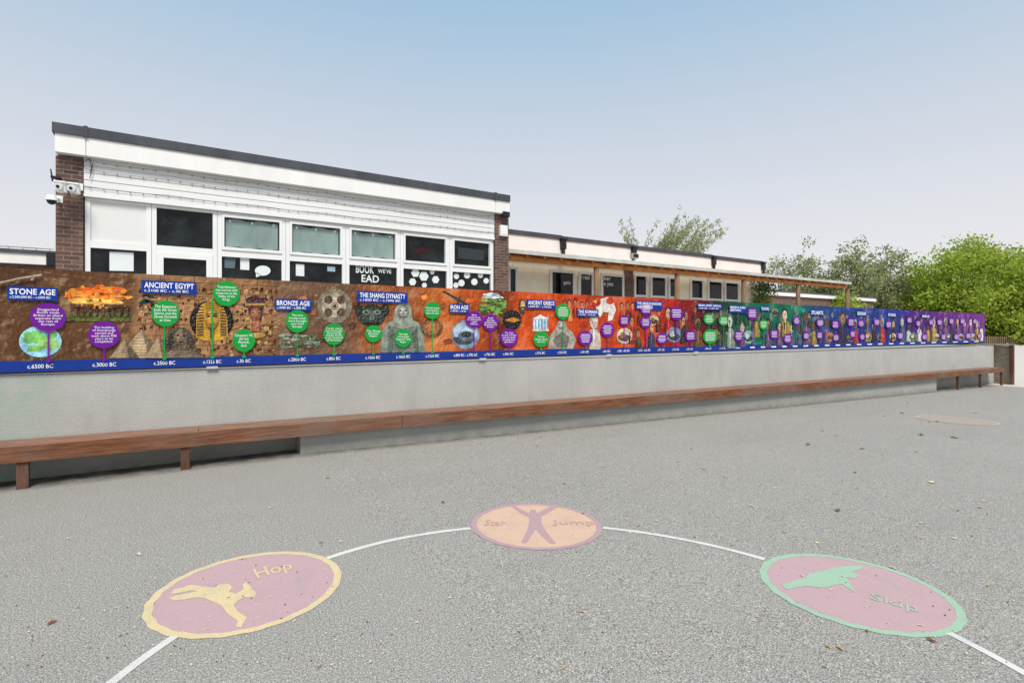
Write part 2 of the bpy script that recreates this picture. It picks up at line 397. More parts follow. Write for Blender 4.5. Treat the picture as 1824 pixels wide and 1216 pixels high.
for (xa, xb, ya, yb, n) in ((330,490,512,632,380),(246,330,508,590,130)):
    for _ in range(n):
        x = random.uniform(xa, xb); y = random.uniform(ya, yb); k = random.random(); mi = random.choice([1, 1, 2])
        y = round((y-505)/13)*13+505+random.uniform(-3.5,3.5)
        if k < .3: q = [(x,y),(x+random.uniform(4,9),y),(x+7,y+1.2),(x,y+1.2)]
        elif k < .55: q = [(x,y-3.5),(x+1.3,y-3.5),(x+1.3,y+4),(x,y+4)]
        elif k < .75: q = [(x,y-3),(x+4,y-3.6),(x+6,y-1),(x+3,y),(x+5,y+4),(x+3.4,y+4),(x+1.5,y),(x-1,y+3),(x-2,y+2)]
        elif k < .9: q = [(x+2.4*math.cos(a_*.785), y+2.6*math.sin(a_*.785)) for a_ in range(8)]
        else: q = [(x,y-3),(x+5,y-2),(x+3,y+3),(x-1,y+2)]
        pn.mb.face([L(a, b, 1 if mi == 1 else .6) for a, b in q], mi)
for i in range(46):
    x = random.choice([random.uniform(495, 640), random.uniform(640, 1130), random.uniform(1130, 1740)]); f_ = (2412-x)/2412; r = random.uniform(6, 15)*f_+2
    y = random.uniform(top_(x)+r*.8, bot_(x)-r*.8); k = random.choice([.6, .75, 1.25, 1.4])
    pn.lay = 1.1+(i % 7)*.1; pn.ell(x, y, r*random.uniform(.5, .9)*(.6 if x > 1200 else 1), r*.55, tuple(min(235, int(v*k/12)*12) for v in Cl(x)), n=14, jag=.18)
pn.mb.build('panel', pn.mats, mu, recalc=False)
mb = MB(); mb.box(ms0, ms1, MD+.021, MD+.06, mz0-.02, mz1-.02); mb.build('backing_board', M['wooddk'], mu)
zb = mz0+.115
mb = MB(); mb.box(ms0, ms1, MD-.003, MD-.0002, mz0, zb)
strip = mb.build('date_strip', mat('blue_print', c(28,56,136), .6, .06, spec=.1), mu)
# --- pictures
p = Pic(); p.ell(72,608,38,28,(150,210,240)); p.ell(60,600,20,12,(120,190,96),jag=.25); p.ell(86,612,20,10,(150,200,110),jag=.3); p.ell(62,620,14,6,(120,185,90),jag=.3); p.ell(92,597,9,6,(120,185,90),jag=.2); p.done(label='round map of green land in pale blue sea')
p = Pic()
for _ in range(150):
    a_ = random.uniform(0, 6.28); r_ = random.random()**.5; x = 174+57*r_*math.cos(a_); y = 528+19*r_*math.sin(a_)
    lo = y > 532; p.lay = 2+random.random()*.9
    p.ell(x, y, random.uniform(3,12), random.uniform(1.5,4), random.choice([(255,190,80),(255,206,110),(250,160,50)] if lo else [(250,140,30),(240,110,15),(225,90,15),(255,170,70),(200,78,20)]), n=12, jag=.22)
p.lay = 3
p.rect(122,557,234,572,(92,100,36)); p.rect(128,563,230,566,(70,74,28))
for x in range(126,230,11): p.rect(x+random.uniform(-1,1),546+random.uniform(-2,3),x+5.5,563,random.choice([(70,44,30),(56,36,26),(88,58,40)]))
for x in (126,148,186,206): p.poly([(x-1,541),(x+19,542),(x+20,547),(x-1,546)],(96,62,40))
p.ell(120,568,14,4,(80,90,36),jag=.2); p.done(label='stone circle under an orange sunset cloud')
p = Pic(rich=False); p.poly([(246,540),(258,532),(276,536),(258,541)],(20,60,60)); p.ell(262,536,4,3,(10,20,20)); p.poly([(246,528),(262,524),(276,531),(262,528)],(20,70,60)); p.poly([(260,541),(270,552),(276,550),(274,554),(266,553)],(20,60,60)); p.done()
p = Pic()
for x,y,w2,cc in ((252,586,44,(196,170,132)),(222,602,26,(170,144,112)),(282,600,24,(182,156,118))):
    p.poly([(x,y),(x+w2,637),(x-w2,637)],cc); p.poly([(x,y),(x+w2,637),(x+w2*.3,637)],tuple(int(v*.62) for v in cc))
    for k in range(9): yy = y+(637-y)*(k+1)/10; hw = w2*(k+1)/10; p.poly([(x-hw,yy),(x+hw,yy),(x+hw,yy+.7),(x-hw,yy+.7)],tuple(int(v*.75) for v in cc))
p.done(label='sandstone pyramids')
p = Pic(); p.poly([(280,636),(284,608),(296,600),(300,588),(312,583),(328,583),(340,590),(344,602),(348,616),(354,624),(364,636)],(84,70,58)); p.shaded(322,600,12.5,15,(150,126,102)); p.poly([(306,588),(311,612),(303,624),(296,612)],(54,44,40)); p.poly([(336,590),(334,612),(342,622),(347,608)],(62,52,44)); p.ell(317,597,2.5,1.6,(30,22,20)); p.ell(328,598,2.5,1.6,(30,22,20)); p.poly([(321,597),(325,597),(326,604),(320,604)],(108,88,70)); p.rect(318,607,328,609,(48,38,32)); p.poly([(286,637),(304,624),(340,624),(372,637)],(122,104,86)); p.done(label='weathered stone sphinx head')
p = Pic(); p.ell(377,571,39,36,(20,14,14)); p.poly([(349,600),(350,562),(358,543),(377,534),(396,543),(404,562),(406,600),(392,606),(377,608),(362,606)],(206,156,44))
for k in range(11):
    y = 546+k*5; p.poly([(351,y),(363,y-1),(363,y+1.2),(350,y+2)],(40,34,60)); p.poly([(392,y-1),(403,y),(404,y+2),(392,y+1.2)],(40,34,60))
for k in range(4): y = 539+k*3; p.rect(364,y,390,y+1.1,(60,44,50))
p.shaded(377,567,13,18,(234,186,78)); p.ell(371,563,4,1.8,(20,16,24)); p.ell(383,563,4,1.8,(20,16,24)); p.rect(367,558.5,375,560,(40,40,80)); p.rect(379,558.5,387,560,(40,40,80)); p.poly([(376,562),(378,562),(380,572),(374,572)],(190,136,44)); p.rect(373,576,381,577.6,(150,80,40)); p.rect(374,584,380,602,(60,50,90))
p.done(label='golden pharaoh mask on a dark disc')
p = Pic(); p.poly([(437,532),(450,527),(474,531),(470,545),(468,560),(464,570),(462,590),(470,600),(444,600),(450,588),(449,572),(444,560),(440,545)],(70,36,48)); p.rect(450,568,462,590,(160,96,70)); p.shaded(455,559,10,13,(190,120,84)); p.rect(440,540,471,544,(180,140,70)); p.ell(451,557,2,1,(20,16,20)); p.ell(460,557,2,1,(20,16,20)); p.rect(452,566,459,567.3,(130,50,44)); p.ell(457,597,16,5,(190,150,70)); p.done(label='painted bust with a tall flat crown')
p = Pic()
for _ in range(60): p.lay = 2+random.random(); p.ell(534+random.uniform(-32,32),606+random.uniform(-10,12),random.uniform(2,9),random.uniform(1,4),random.choice([(110,130,104),(76,96,66),(140,146,130),(90,100,76),(60,72,50),(160,160,146)]),n=9,jag=.25)
p.done(label='ruined stone village in grass')
p = Pic(); p.shaded(596,545,31,31,(206,190,164),3)
for a in range(4):
    t_ = math.radians(45+a*90); p.ell(596+16*math.cos(t_),545+16*math.sin(t_),7.5,7.5,(84,64,50))
p.ell(596,545,7,7,(166,146,120)); p.ell(596,545,3,3,(60,46,38)); p.done(label='pale stone wheel with four holes')
p = Pic(); p.shaded(662,562,25,20,(66,78,70)); p.ell(640,552,8,10,(36,44,40)); p.ell(686,552,8,10,(36,44,40)); p.ell(652,556,7,4,(116,132,116)); p.ell(672,556,7,4,(116,132,116)); p.ell(652,556,3,2,(12,16,14)); p.ell(672,556,3,2,(12,16,14)); p.poly([(659,558),(665,558),(668,570),(656,570)],(88,102,92)); p.rect(650,574,675,577,(16,20,18)); p.done(label='dark bronze ritual mask')
p = Pic(); p.poly([(677,627),(680,590),(692,574),(706,568),(730,568),(746,575),(755,592),(757,627)],(132,142,128)); p.poly([(700,570),(704,548),(712,538),(716,528),(721,528),(725,538),(732,548),(735,570),(718,580)],(150,158,144)); p.shaded(718,556,10.5,13,(188,192,176)); p.ell(713,553,2.4,1.4,(40,46,40)); p.ell(723,553,2.4,1.4,(40,46,40)); p.poly([(717,553),(719,553),(721,560),(715,560)],(134,138,124)); p.rect(713,563,723,564.6,(74,74,66)); p.poly([(694,580),(702,592),(698,627),(690,627)],(84,96,88)); p.poly([(742,580),(734,592),(738,627),(746,627)],(84,96,88))
for k in range(9): p.poly([(700,582+k*5),(718,586+k*5),(736,582+k*5),(736,583.2+k*5),(718,587.2+k*5),(700,583.2+k*5)],(90,102,92))
p.done(label='grey stone emperor statue with a pointed hat')
p = Pic(); p.shaded(769,584,20,18,(200,126,74),3)
for k in range(26): x = 755+random.random()*27; y = 570+random.random()*26; p.rect(x,y,x+1.2,y+random.uniform(1,4),(100,52,30))
p.done(label='tan disc of carved marks')
p = Pic(); p.poly([(787,519),(792,518),(822,534),(832,541),(828,542),(818,537)],(40,52,62)); p.poly([(815,530),(820,528),(818,540),(813,541)],(54,66,74)); p.done(label='dark sword')
p = Pic()
for _ in range(100):
    a_ = random.uniform(0, 6.28); r_ = random.random()**.5; x = 877+23*r_*math.cos(a_); y = 542+20*r_*math.sin(a_)
    cc = random.choice([(206,214,220),(190,200,210),(170,180,190),(224,228,232)]) if y < 531 else random.choice([(84,128,46),(64,104,40),(110,148,60),(134,160,80),(50,84,34)])
    p.lay = 2+random.random(); p.ell(x, y, random.uniform(2.5,7), random.uniform(1.5,3), cc, n=10, jag=.2)
p.done(label='green hillfort under white cloud')
p = Pic(); p.ell(829,596,25,26,(130,146,166)); p.ell(829,590,22,16,(176,194,214)); p.ell(826,600,20,14,(60,72,86),a0=180,a1=360); p.ell(830,598,14,9,(96,110,124)); p.ell(830,596,9,5,(30,40,52)); p.done(label='blue-grey round bowl picture')
p = Pic(); p.ell(912,570,17,18,(18,14,16)); p.poly([(898,570),(914,565),(928,570),(914,574)],(210,130,44)); p.done()
p = Pic(); p.ell(930,546,7,14,(70,54,46)); p.ell(931,543,4,8,(200,170,100)); p.rect(928,546,934,549,(20,16,16)); p.done()
p = Pic(); p.rect(949,565,976,590,(110,170,216)); p.poly([(948,568),(962,560),(977,568)],(232,228,216))
for k in range(5): p.rect(950+k*5.4,569,952+k*5.4,586,(232,228,216))
p.rect(948,586,977,590,(206,202,190)); p.done(label='white temple front')
p = Pic(); p.poly([(976,621),(980,596),(990,584),(994,572),(1006,572),(1010,584),(1020,592),(1026,606),(1020,621)],(166,160,148)); p.shaded(1000,578,8,9,(206,200,188),4); p.ell(997,577,1.4,1,(40,36,34)); p.ell(1003,577,1.4,1,(40,36,34)); p.poly([(984,606),(1000,590),(1014,600),(1010,618),(992,618)],(112,108,100)); p.done(label='grey marble figure')
def bust(x, y0, y1, w_, skin, cloth, hair=(40,30,26), lay=2):
    p = Pic(lay); h = y1-y0; hw = w_/2; sw = random.uniform(-.12, .12)*hw; sp = random.uniform(.8, 1.1)
    q = lambda v: tuple(round(k/14)*14 for k in v)
    skin, cloth, hair = q(skin), q(cloth), q(hair)
    p.poly([(x-hw,y1),(x-hw*1.02,y1-h*.2),(x-hw*.86*sp,y0+h*.56),(x-hw*.6,y0+h*.47),(x-hw*.25,y0+h*.42),(x+hw*.25,y0+h*.42),(x+hw*.6,y0+h*.47),(x+hw*.9*sp,y0+h*.55),(x+hw,y1-h*.22),(x+hw*.95,y1)],cloth)
    p.ell(x+sw,y0+h*.2,hw*.6,h*.2,hair,n=14,jag=.08); p.rect(x-hw*.18,y0+h*.32,x+hw*.18,y0+h*.46,tuple(int(v*.75) for v in skin)); p.ell(x+sw,y0+h*.25,hw*.46,h*.16,skin,n=14)
    p.ell(x+sw-hw*.16,y0+h*.23,hw*.07+.3,h*.012+.3,(24,18,18),n=8); p.ell(x+sw+hw*.16,y0+h*.23,hw*.07+.3,h*.012+.3,(24,18,18),n=8); p.rect(x+sw-hw*.13,y0+h*.335,x+sw+hw*.13,y0+h*.35,(90,40,36))
    p.poly([(x-hw*.14,y0+h*.44),(x+hw*.14,y0+h*.44),(x+hw*.05,y1-h*.1),(x-hw*.05,y1-h*.1)],tuple(min(250,round((v*1.4+14)/14)*14) for v in cloth))
    p.poly([(x-hw*.86*sp,y0+h*.58),(x-hw*.5,y0+h*.6),(x-hw*.6,y1),(x-hw,y1)],tuple(int(v*.55/14)*14 for v in cloth)); p.done()
def disc(x, y, r, c1, c2, c3):
    p = Pic(3); rx = r*.82 if x > 1250 else r
    p.ell(x,y,rx,r,c1,n=20); p.ell(x,y+r*.25,rx*.85,r*.45,c2,n=14,jag=.2); p.ell(x-rx*.2,y-r*.1,rx*.35,r*.4,c3,n=10,jag=.15); p.done()
bust(1057,560,622,26,(206,196,180),(196,188,172),(180,172,160)); disc(1112,598,14,(216,196,170),(90,70,52),(150,110,70))
p = Pic(); p.poly([(1060,545),(1070,532),(1082,529),(1092,536),(1097,552),(1090,570),(1082,572),(1084,556),(1074,556),(1068,566)],(222,216,208)); p.ell(1086,536,7,6,(190,60,30)); p.done(label='white horse and rider')
disc(1062,538,8,(200,60,40),(170,40,30),(220,180,90))
x = 1006
while x < 1130:
    if not 1050 < x < 1100: bust(x+random.uniform(-2,2), 530+random.random()*5+(x-1000)*.04, 560+random.random()*14, 10, (206,130,92), random.choice([(150,40,26),(110,40,26),(210,120,60)]), (60,30,24), 1.9)
    x += 10
bust(1126,560,612,14,(170,120,80),(120,40,30)); bust(1137,585,622,12,(180,130,90),(70,50,40)); disc(1164,570,9,(190,170,140),(60,50,40),(120,90,60))
bust(1160,572,618,13,(200,150,110),(50,60,80)); bust(1190,545,600,20,(214,170,130),(150,30,24)); disc(1200,596,14,(110,130,160),(50,60,50),(180,190,200)); bust(1217,560,612,12,(190,140,100),(60,40,60))
bust(1243,566,618,17,(60,50,40),(96,70,40),(130,96,50)); disc(1275,596,9,(150,120,70),(80,60,40),(190,160,100)); bust(1300,558,620,18,(196,196,186),(130,136,130),(90,92,90)); disc(1333,600,12,(130,160,160),(40,70,60),(196,206,206))
SK = [(216,170,140),(190,190,186),(160,116,88),(226,196,172),(96,70,56)]; CLT = [(170,34,38),(30,34,50),(214,214,208),(60,80,110),(150,120,56),(24,24,26),(100,64,116)]; HR = [(30,24,22),(90,60,34),(170,166,160),(60,40,26)]
for (x, w_, y0, y1) in ((1322,12,575,618),(1347,12,552,600),(1368,12,566,618),(1388,13,572,616),(1398,18,548,600),(1409,10,575,616),(1424,10,580,614),(1436,15,554,614),(1449,11,572,614),(1472,14,566,612),(1500,18,554,612),(1524,9,568,612),(1545,13,562,610),(1556,9,576,610),(1571,11,566,610),(1591,9,568,610),(1607,11,562,610),(1618,8,574,608),(1637,9,568,608),(1653,8,572,608),(1663,11,564,608),(1675,8,575,608),(1684,10,565,607),(1696,8,568,607),(1706,9,564,607),(1718,9,566,607),(1729,9,564,607),(1740,8,567,607),(1748,6,568,607)):
    bust(x, y0, y1, w_, random.choice(SK), random.choice(CLT), random.choice(HR))
x = 1140
while x < 1745:
    f_ = (2412-x)/2412; y0 = top_(x)+random.uniform(10, 26)*f_*1.4
    bust(x, y0, min(y0+random.uniform(60, 100)*f_, bot_(x)-1), 17*f_+3, tuple(int((a_+b_)/2) for a_, b_ in zip(random.choice(SK), Cl(x))), tuple(int(v*.6) for v in Cl(x)), tuple(int(v*.45) for v in Cl(x)), 1.9); x += 26*f_+3
for x, y, r in ((1380,556,7),(1442,600,7),(1478,600,8),(1515,601,8),(1546,600,8),(1568,600,7),(1590,600,7),(1626,600,8),(1668,600,6),(1690,600,6),(1712,600,6),(1733,600,6)):
    disc(x, y, r, random.choice([(170,180,190),(110,130,90),(200,190,170),(190,120,60)]), random.choice([(50,50,46),(70,90,60),(90,60,50)]), random.choice([(210,205,195),(180,150,90),(120,40,40)]))
BL = MD-.03
titles = [(14,104,510,534,'STONE AGE','c.2,500,000 BC - c.2000 BC'),(252,350,499,522,'ANCIENT EGYPT','c.3100 BC - c.30 BC'),(489,554,532,552,'BRONZE AGE','c.3000 BC - c.800 BC'),
 (635,725,518,538,'THE SHANG DYNASTY','c.1600 BC - c.1046 BC'),(799,834,541,557,'IRON AGE','c.1200 BC - c.43 BC'),(936,988,533,549,'ANCIENT GREECE','c.2000 BC - c.146 BC'),
 (1026,1064,550,563,'THE ROMANS','c.753 BC - c.410 AD'),(1130,1178,535,551,'THE ANGLO-SAXONS\nAND VIKINGS',None),(1240,1284,540,551,'BENIN (WEST AFRICA)','c.900 AD - c.1897 AD'),
 (1297,1327,543,557,'MIDDLE AGES\n(BRITAIN)',None),(1353,1368,546,553,'TUDORS',None),(1442,1465,552,561,'STUARTS',None),(1524,1541,554,562,'GEORGIANS',None),(1579,1594,557,564,'VICTORIANS',None),(1640,1654,560,566,'MODERN AGE',None)]
for x0, x1, y0, y1, a, b in titles:
    s0, z1 = sz(x0, y0, MD); s1, _ = sz(x1, y1, MD); z0 = sz(x0, y1, MD)[1]
    mb = MB(); mb.box(s0, s1, BL, BL+.003, z0, z1)
    pl = mb.build('title_plate', pm(24,58,146), mu); hh = z1-z0; ww = s1-s0
    mb = MB(); zlo = z0+hh*(.42 if b else .14)
    add_text(mb, a, lambda u, v: (s0+ww*(.05+.9*u), BL-.002, zlo+(z1-hh*.14-zlo)*v), 'LEFT', off=.02)
    if b: add_text(mb, b, lambda u, v: (s0+ww*(.05+.8*u), BL-.002, z0+hh*(.12+.2*v)), 'LEFT')
    mb.build('lettering', PWHITE, pl, recalc=False)
P_, G_ = (110,30,146), (30,150,62)
bub = [(87,565,32,25,P_,"Doggerland\nfloods made\nBritain an island\nseparate from\nthe rest of\nEurope.",87),(186,596,28,24,P_,"The building\nof Stonehenge\nstarted and\ntook about 900\nyears to be\ncompleted.",186),
 (295,558,25,23,G_,"The Egyptians\nbuilt the Great\nSphinx and the\nGreat Pyramid\nat Giza.",293),(403,523,24,22,G_,"Tutankhamun\nwas buried with\ntreasures in the\nValley of the\nKings.",378),
 (434,606,20,20,G_,"Cleopatra VII,\nthe last\nPharaoh,\ndied.",434),(529,572,20,20,G_,"The first\nbronze tools\nwere brought\nover from\nEurope.",529),(594,595,19,19,G_,"Tools were\nincreasingly\nbecoming\nmade from\niron instead\nof bronze.",594),
 (664,594,15,15,G_,"The Shang\nDynasty\nbegan.",664),(717,602,15,16,G_,"The reign\nof the great\nEmperor Tang\nbegan.",717),(769,553,15,15,G_,"Oracle bone\ninscriptions\nwere in use.",769),
 (843,569,15,15,P_,"Most\npeople lived\nin settlements\ncalled\nhillforts.",843),(872,574,14,15,P_,"Small\nfarming\nsettlements\ndeveloped in\nBritain.",872),(905,601,16,16,P_,"The Celts\narrived in Britain\nand set people\nbringing about\nagriculture.",905),
 (962,604,14,14,G_,"The first\nOlympic Games\nwere held.",962),(1001,555,13,14,G_,None,1001),(1041,602,13,13,P_,None,1041),(1080,587,12,13,P_,None,1080)]
for x, y, r, k in ((1110,571,9,P_),(1149,550,11,P_),(1148,574,10,P_),(1177,603,10,P_),(1203,558,12,P_),(1228,598,10,P_),(1261,568,10,G_),(1263,599,13,G_),(1287,571,9,G_),(1314,598,10,P_),(1338,558,11,P_),(1358,578,9,G_),(1377,595,9,P_),
    (1401,603,9,P_),(1417,571,8,P_),(1434,598,7,P_),(1459,575,8,P_),(1458,597,7,P_),(1486,578,8,P_),(1487,601,7,P_),(1514,574,8,P_),(1517,595,7,P_),(1532,576,7,P_),(1534,600,6,P_),(1560,574,7,P_),(1581,578,7,P_),(1602,598,7,P_),(1618,570,6,P_),(1634,576,6,P_),(1645,600,6,P_),(1657,574,6,P_),(1672,574,6,P_),(1679,600,6,P_),(1693,572,6,P_),(1702,600,6,P_),(1713,572,6,P_),(1723,598,6,P_),(1735,572,5,P_),(1743,598,5,P_)):
    bub.append((x, y, r*(.98 if x < 1300 else .85), r, k, None, x))
for x, y, rx, ry, col, tx, dx in bub:
    mb = MB(); sc, zc = sz(x, y, MD); rs = (sz(x+rx, y, MD)[0]-sz(x-rx, y, MD)[0])/2; rz = (sz(x, y-ry, MD)[1]-sz(x, y+ry, MD)[1])/2
    mb.face([(sc+rs*math.cos(2*math.pi*i/32), BL-.0005, zc+rz*math.sin(2*math.pi*i/32)) for i in range(32)])
    sd = S(dx, MD); hw = .007
    mb.face([(sd-hw, BL, zb), (sd+hw, BL, zb), (sd+hw, BL, zc-rz*.5), (sd-hw, BL, zc-rz*.5)])
    mb.face([(sd+.022*math.cos(i*.785), BL-.001, zb-.004+.022*math.sin(i*.785)) for i in range(8)])
    bo = mb.build('caption_bubble', pm(*col), mu, recalc=False)
    mb = MB()
    if tx:
        nl = tx.count('\n')+1; hh = rz*min(.62, .14*nl); hw_ = rs*.8
        add_text(mb, tx, lambda u, v: (sc+hw_*(2*u-1), BL-.003, zc+hh*(2*v-1)), off=.004)
    else:
        for k in range(5):
            zz = zc+rz*(.5-k*.25); w_ = rs*math.sqrt(1-((.5-k*.25))**2)*.75*random.uniform(.7, 1)
            mb.face([(sc-w_, BL-.003, zz-rz*.04), (sc+w_, BL-.003, zz-rz*.04), (sc+w_, BL-.003, zz+rz*.04), (sc-w_, BL-.003, zz+rz*.04)])
    mb.build('lettering', PWHITE, bo, recalc=False)
dates = [(72,46,'c.6500 BC'),(186,42,'c.3000 BC'),(293,38,'c.2500 BC'),(378,32,'c.1325 BC'),(434,25,'c.30 BC'),(529,31,'c.2000 BC'),(594,25,'c.800 BC'),(664,26,'c.1600 BC'),(718,25,'c.1600 BC'),(770,24,'c.1200 BC'),(829,42,'c.800 BC - c.700 BC'),(872,19,'c.700 BC'),(905,18,'c.500 BC'),(962,17,'c.776 BC'),(1001,16,'c.330 BC'),(1041,15,'c.43 AD'),(1080,13,'c.80 AD'),(1110,22,'c.380 - 400 AD'),(1147,22,'c.410 - 520 AD'),(1177,12,'c.597 AD'),(1203,12,'c.793 AD'),(1228,11,'c.871 AD'),(1261,11,'c.900 AD'),(1287,11,'c.1170 AD'),(1314,8,'1066')]
mb = MB()
for x, w_, tx in dates:
    s0, s1 = S(x-w_/2, MD), S(x+w_/2, MD)
    add_text(mb, tx, lambda u, v: (s0+(s1-s0)*u, MD-.0055, mz0+.034+.042*v), off=.008)
for x in list(range(1340,1750,19)):
    s0, s1 = S(x-4, MD), S(x+4, MD); mb.face([(s0, MD-.0055, mz0+.04),(s1, MD-.0055, mz0+.04),(s1, MD-.0055, mz0+.07),(s0, MD-.0055, mz0+.07)])
mb.build('lettering', PWHITE, strip, recalc=False)
for px in (378, 860, 1085, 1240):
    s = S(px, MD); mb = MB(); mb.box(s-.06, s+.06, MD-.006, MD+.01, mz0-.03, mz0-.002); mb.build('bracket', M['zinc'], mu)
mb = MB(); pts = [L(-20,508,14), L(14,502,16), L(34,497,14), L(60,493,16), L(76,490,14)]
for a, b in zip(pts[:-1], pts[1:]): mb.cyl(a, b, .012, .012, 6)
mb.cyl(L(58,500,14), L(64,490,14), .012, .01, 6)
mb.build('frayed_rope', mat('grey_rope', c(160,148,130), .9, .3, 30), origin=pts[0], label='short grey rope end tied over the top left of the banner', cat='rope')
# ================================================================ MAIN BUILDING
BD = 12.0
b0, b1 = S(98, BD), S(907, BD)
bl = thing('school_building', (b0, BD, 1.0), 'flat-roofed school block with white cladding, a row of windows and brick end piers', 'building')
mb = MB(); mb.box(b0+.05, b1-.05, BD+.22, BD+8, 1.0, 4.9); mb.build('wall', M['brick'], bl)
for a, b in ((99,148),(882,906)):
    mb = MB(); mb.box(S(a,BD), S(b,BD), BD, BD+.215, 1.0, 4.6); mb.build('brick_pier', M['brick'], bl)
FD = BD-.15
f0, f1 = S(97, FD), S(908, FD)
mb = MB(); xs = [f0, S(153,FD), S(882,FD), f1]
for i in range(3): mb.box(xs[i]+.004, xs[i+1]-.004, FD, FD+.3, 4.63, 4.95)
mb.build('fascia', M['white'], bl)
mb = MB()
for i in range(3): mb.box(xs[i]+(.003 if i else -.03), xs[i+1]-.003, FD-(.035 if i != 1 else .03), FD+8.2, 4.952, 5.12)
for i in (1, 2): mb.box(xs[i]-.03, xs[i]+.03, FD-.045, FD+.1, 4.94, 5.135)
mb.build('roof_edge', M['lead'], bl)
c0, c1 = S(149, BD), S(881, BD)
mb = MB()
for k in range(5):
    z0 = 3.99+k*.128
    mb.hexa([(c0,BD+.006,z0),(c1,BD+.006,z0),(c1,BD+.1,z0),(c0,BD+.1,z0),(c0,BD+.016,z0+.124),(c1,BD+.016,z0+.124),(c1,BD+.1,z0+.124),(c0,BD+.1,z0+.124)])
mb.build('cladding', M['board'], bl)
mb = MB(); mb.box(c0, c1, BD+.101, BD+.2, 3.96, 4.63); mb.build('cladding_backing', M['lead'], bl)
mb = MB(); mb.box(c0, c1, BD-.01, BD+.1, 3.945, 3.985); mb.build('window_head', M['upvc'], bl)
WDp = BD+.06
pxs = [151, 270, 387, 509, 616, 713, 801, 879]
ss = [S(p_, WDp) for p_ in pxs]
ZT, ZM1, ZM0, ZB = 3.94, 3.21, 3.05, 1.9
for i in range(7):
    a, b = ss[i]+.003, ss[i+1]-.003
    fr = MB(); pw = .075
    fr.box(a, a+pw, WDp, WDp+.1, ZB, ZT); fr.box(b-pw, b, WDp, WDp+.1, ZB, ZT)
    fr.box(a+pw, b-pw, WDp+.004, WDp+.1, ZT-.05, ZT); fr.box(a+pw, b-pw, WDp+.004, WDp+.1, ZM0, ZM1-.03); fr.box(a+pw, b-pw, WDp+.004, WDp+.1, ZB, ZB+.08)
    ia, ib = a+pw, b-pw
    if i >= 2:
        q = .045; fr.box(ia+.002, ia+q, WDp-.02, WDp+.06, ZM1-.028, ZT-.052); fr.box(ib-q, ib-.002, WDp-.02, WDp+.06, ZM1-.028, ZT-.052)
        fr.box(ia+q, ib-q, WDp-.02, WDp+.06, ZT-.1, ZT-.052); fr.box(ia+q, ib-q, WDp-.02, WDp+.06, ZM1-.028, ZM1+.03)
    if i == 1:
        q = .11; fr.box(ia+.002, ia+q, WDp-.015, WDp+.06, ZB+.1, ZM0-.002); fr.box(ib-q, ib-.002, WDp-.015, WDp+.06, ZB+.1, ZM0-.002); fr.box(ia+q, ib-q, WDp-.015, WDp+.06, ZM0-.1, ZM0-.002)
    wn = fr.build('window', M['upvc'], bl)
    mb = MB(); mb.box(ia, ib, WDp+.065, WDp+.08, ZM1-.03, ZT-.05); mb.box(ia, ib, WDp+.065, WDp+.08, ZB+.08, ZM0); mb.build('pane', M['glass'], wn)
    if i == 0: mb = MB(); mb.box(ia, ib, WDp+.03, WDp+.06, ZM1-.03, ZT-.05); mb.build('panel', M['blindw'], wn)
    if i in (2, 3, 4):
        mb = MB(); zt = ZT-.13
        top = [(ia+.07+(ib-ia-.14)*k/8, zt-.02*math.sin(k*1.7+i)) for k in range(9)]; bot = [(ib-.07-(ib-ia-.14)*k/8, ZM1+.05+.015*math.sin(k*2+i)) for k in range(9)]
        mb.face([(x, WDp+.062, z) for x, z in top+bot]); mb.build('blind', M['blind'], wn, recalc=False)
        for k in range(3):
            mb = MB(); x = ia+.15+k*(ib-ia-.3)/2; mb.box(x-.02, x+.02, WDp+.057, WDp+.0605, zt-.06, zt-.01); mb.build('tape', M['paper'], wn)
def Lw(px, py, k=0): s, z = sz(px, py, WDp+.06); return s, WDp+.061-k, z
def winshape(name, pts, m_, par=bl):
    mb = MB(); mb.face([Lw(*q) for q in pts]); mb.build(name, m_, par, recalc=False)
winshape('paper_sheet', [(195,448),(238,450),(238,483),(195,482)], M['paper'])
winshape('paper_sheet', [(428,459),(444,460),(444,481),(428,480)], M['paper']); winshape('paper_sheet', [(527,470),(542,471),(542,492),(527,491)], M['paper'])
winshape('paper_sheet', [(583,474),(597,475),(597,484),(583,483)], pm(150,176,190)); winshape('paper_sheet', [(400,458),(420,459),(418,478),(400,477)], pm(96,110,118))
def ells(x, y, rx, ry, n=16): return [(x+rx*math.cos(2*math.pi*i/n), y+ry*math.sin(2*math.pi*i/n)) for i in range(n)]
winshape('speech_bubble_sticker', ells(468,482,14,9), M['paper']); winshape('speech_bubble_tail', [(456,484),(466,490),(456,494)], M['paper'])
for x, y, r in ((740,486,8),(755,492,9),(735,502,7),(770,484,5),(776,498,7),(756,508,5),(813,492,5),(822,504,6),(832,490,6),(845,502,6),(856,490,5),(866,500,5),(812,508,5)):
    winshape('paper_disc', ells(x, y, r*.95, r, 6 if x < 790 else 16), M['paper'])
winshape('paper_display', [(737,440),(762,442),(762,452),(737,450)], pm(60,34,34))
winshape('paper_display', [(816,440),(862,446),(862,464),(816,460)], pm(58,64,66))
for tx, x0, x1, y0, y1 in (('BOOK',634,666,471,486),("WE'VE",673,697,478,486),('EAD',644,675,489,502)):
    mb = MB(); s0, s1 = S(x0, WDp+.06), S(x1, WDp+.06); z1, z0 = sz(x0, y0, WDp+.06)[1], sz(x0, y1, WDp+.06)[1]
    add_text(mb, tx, lambda u, v: (s0+(s1-s0)*u, WDp+.06, z0+(z1-z0)*v), off=.02); mb.build('window_lettering', M['paper'], bl, recalc=False)
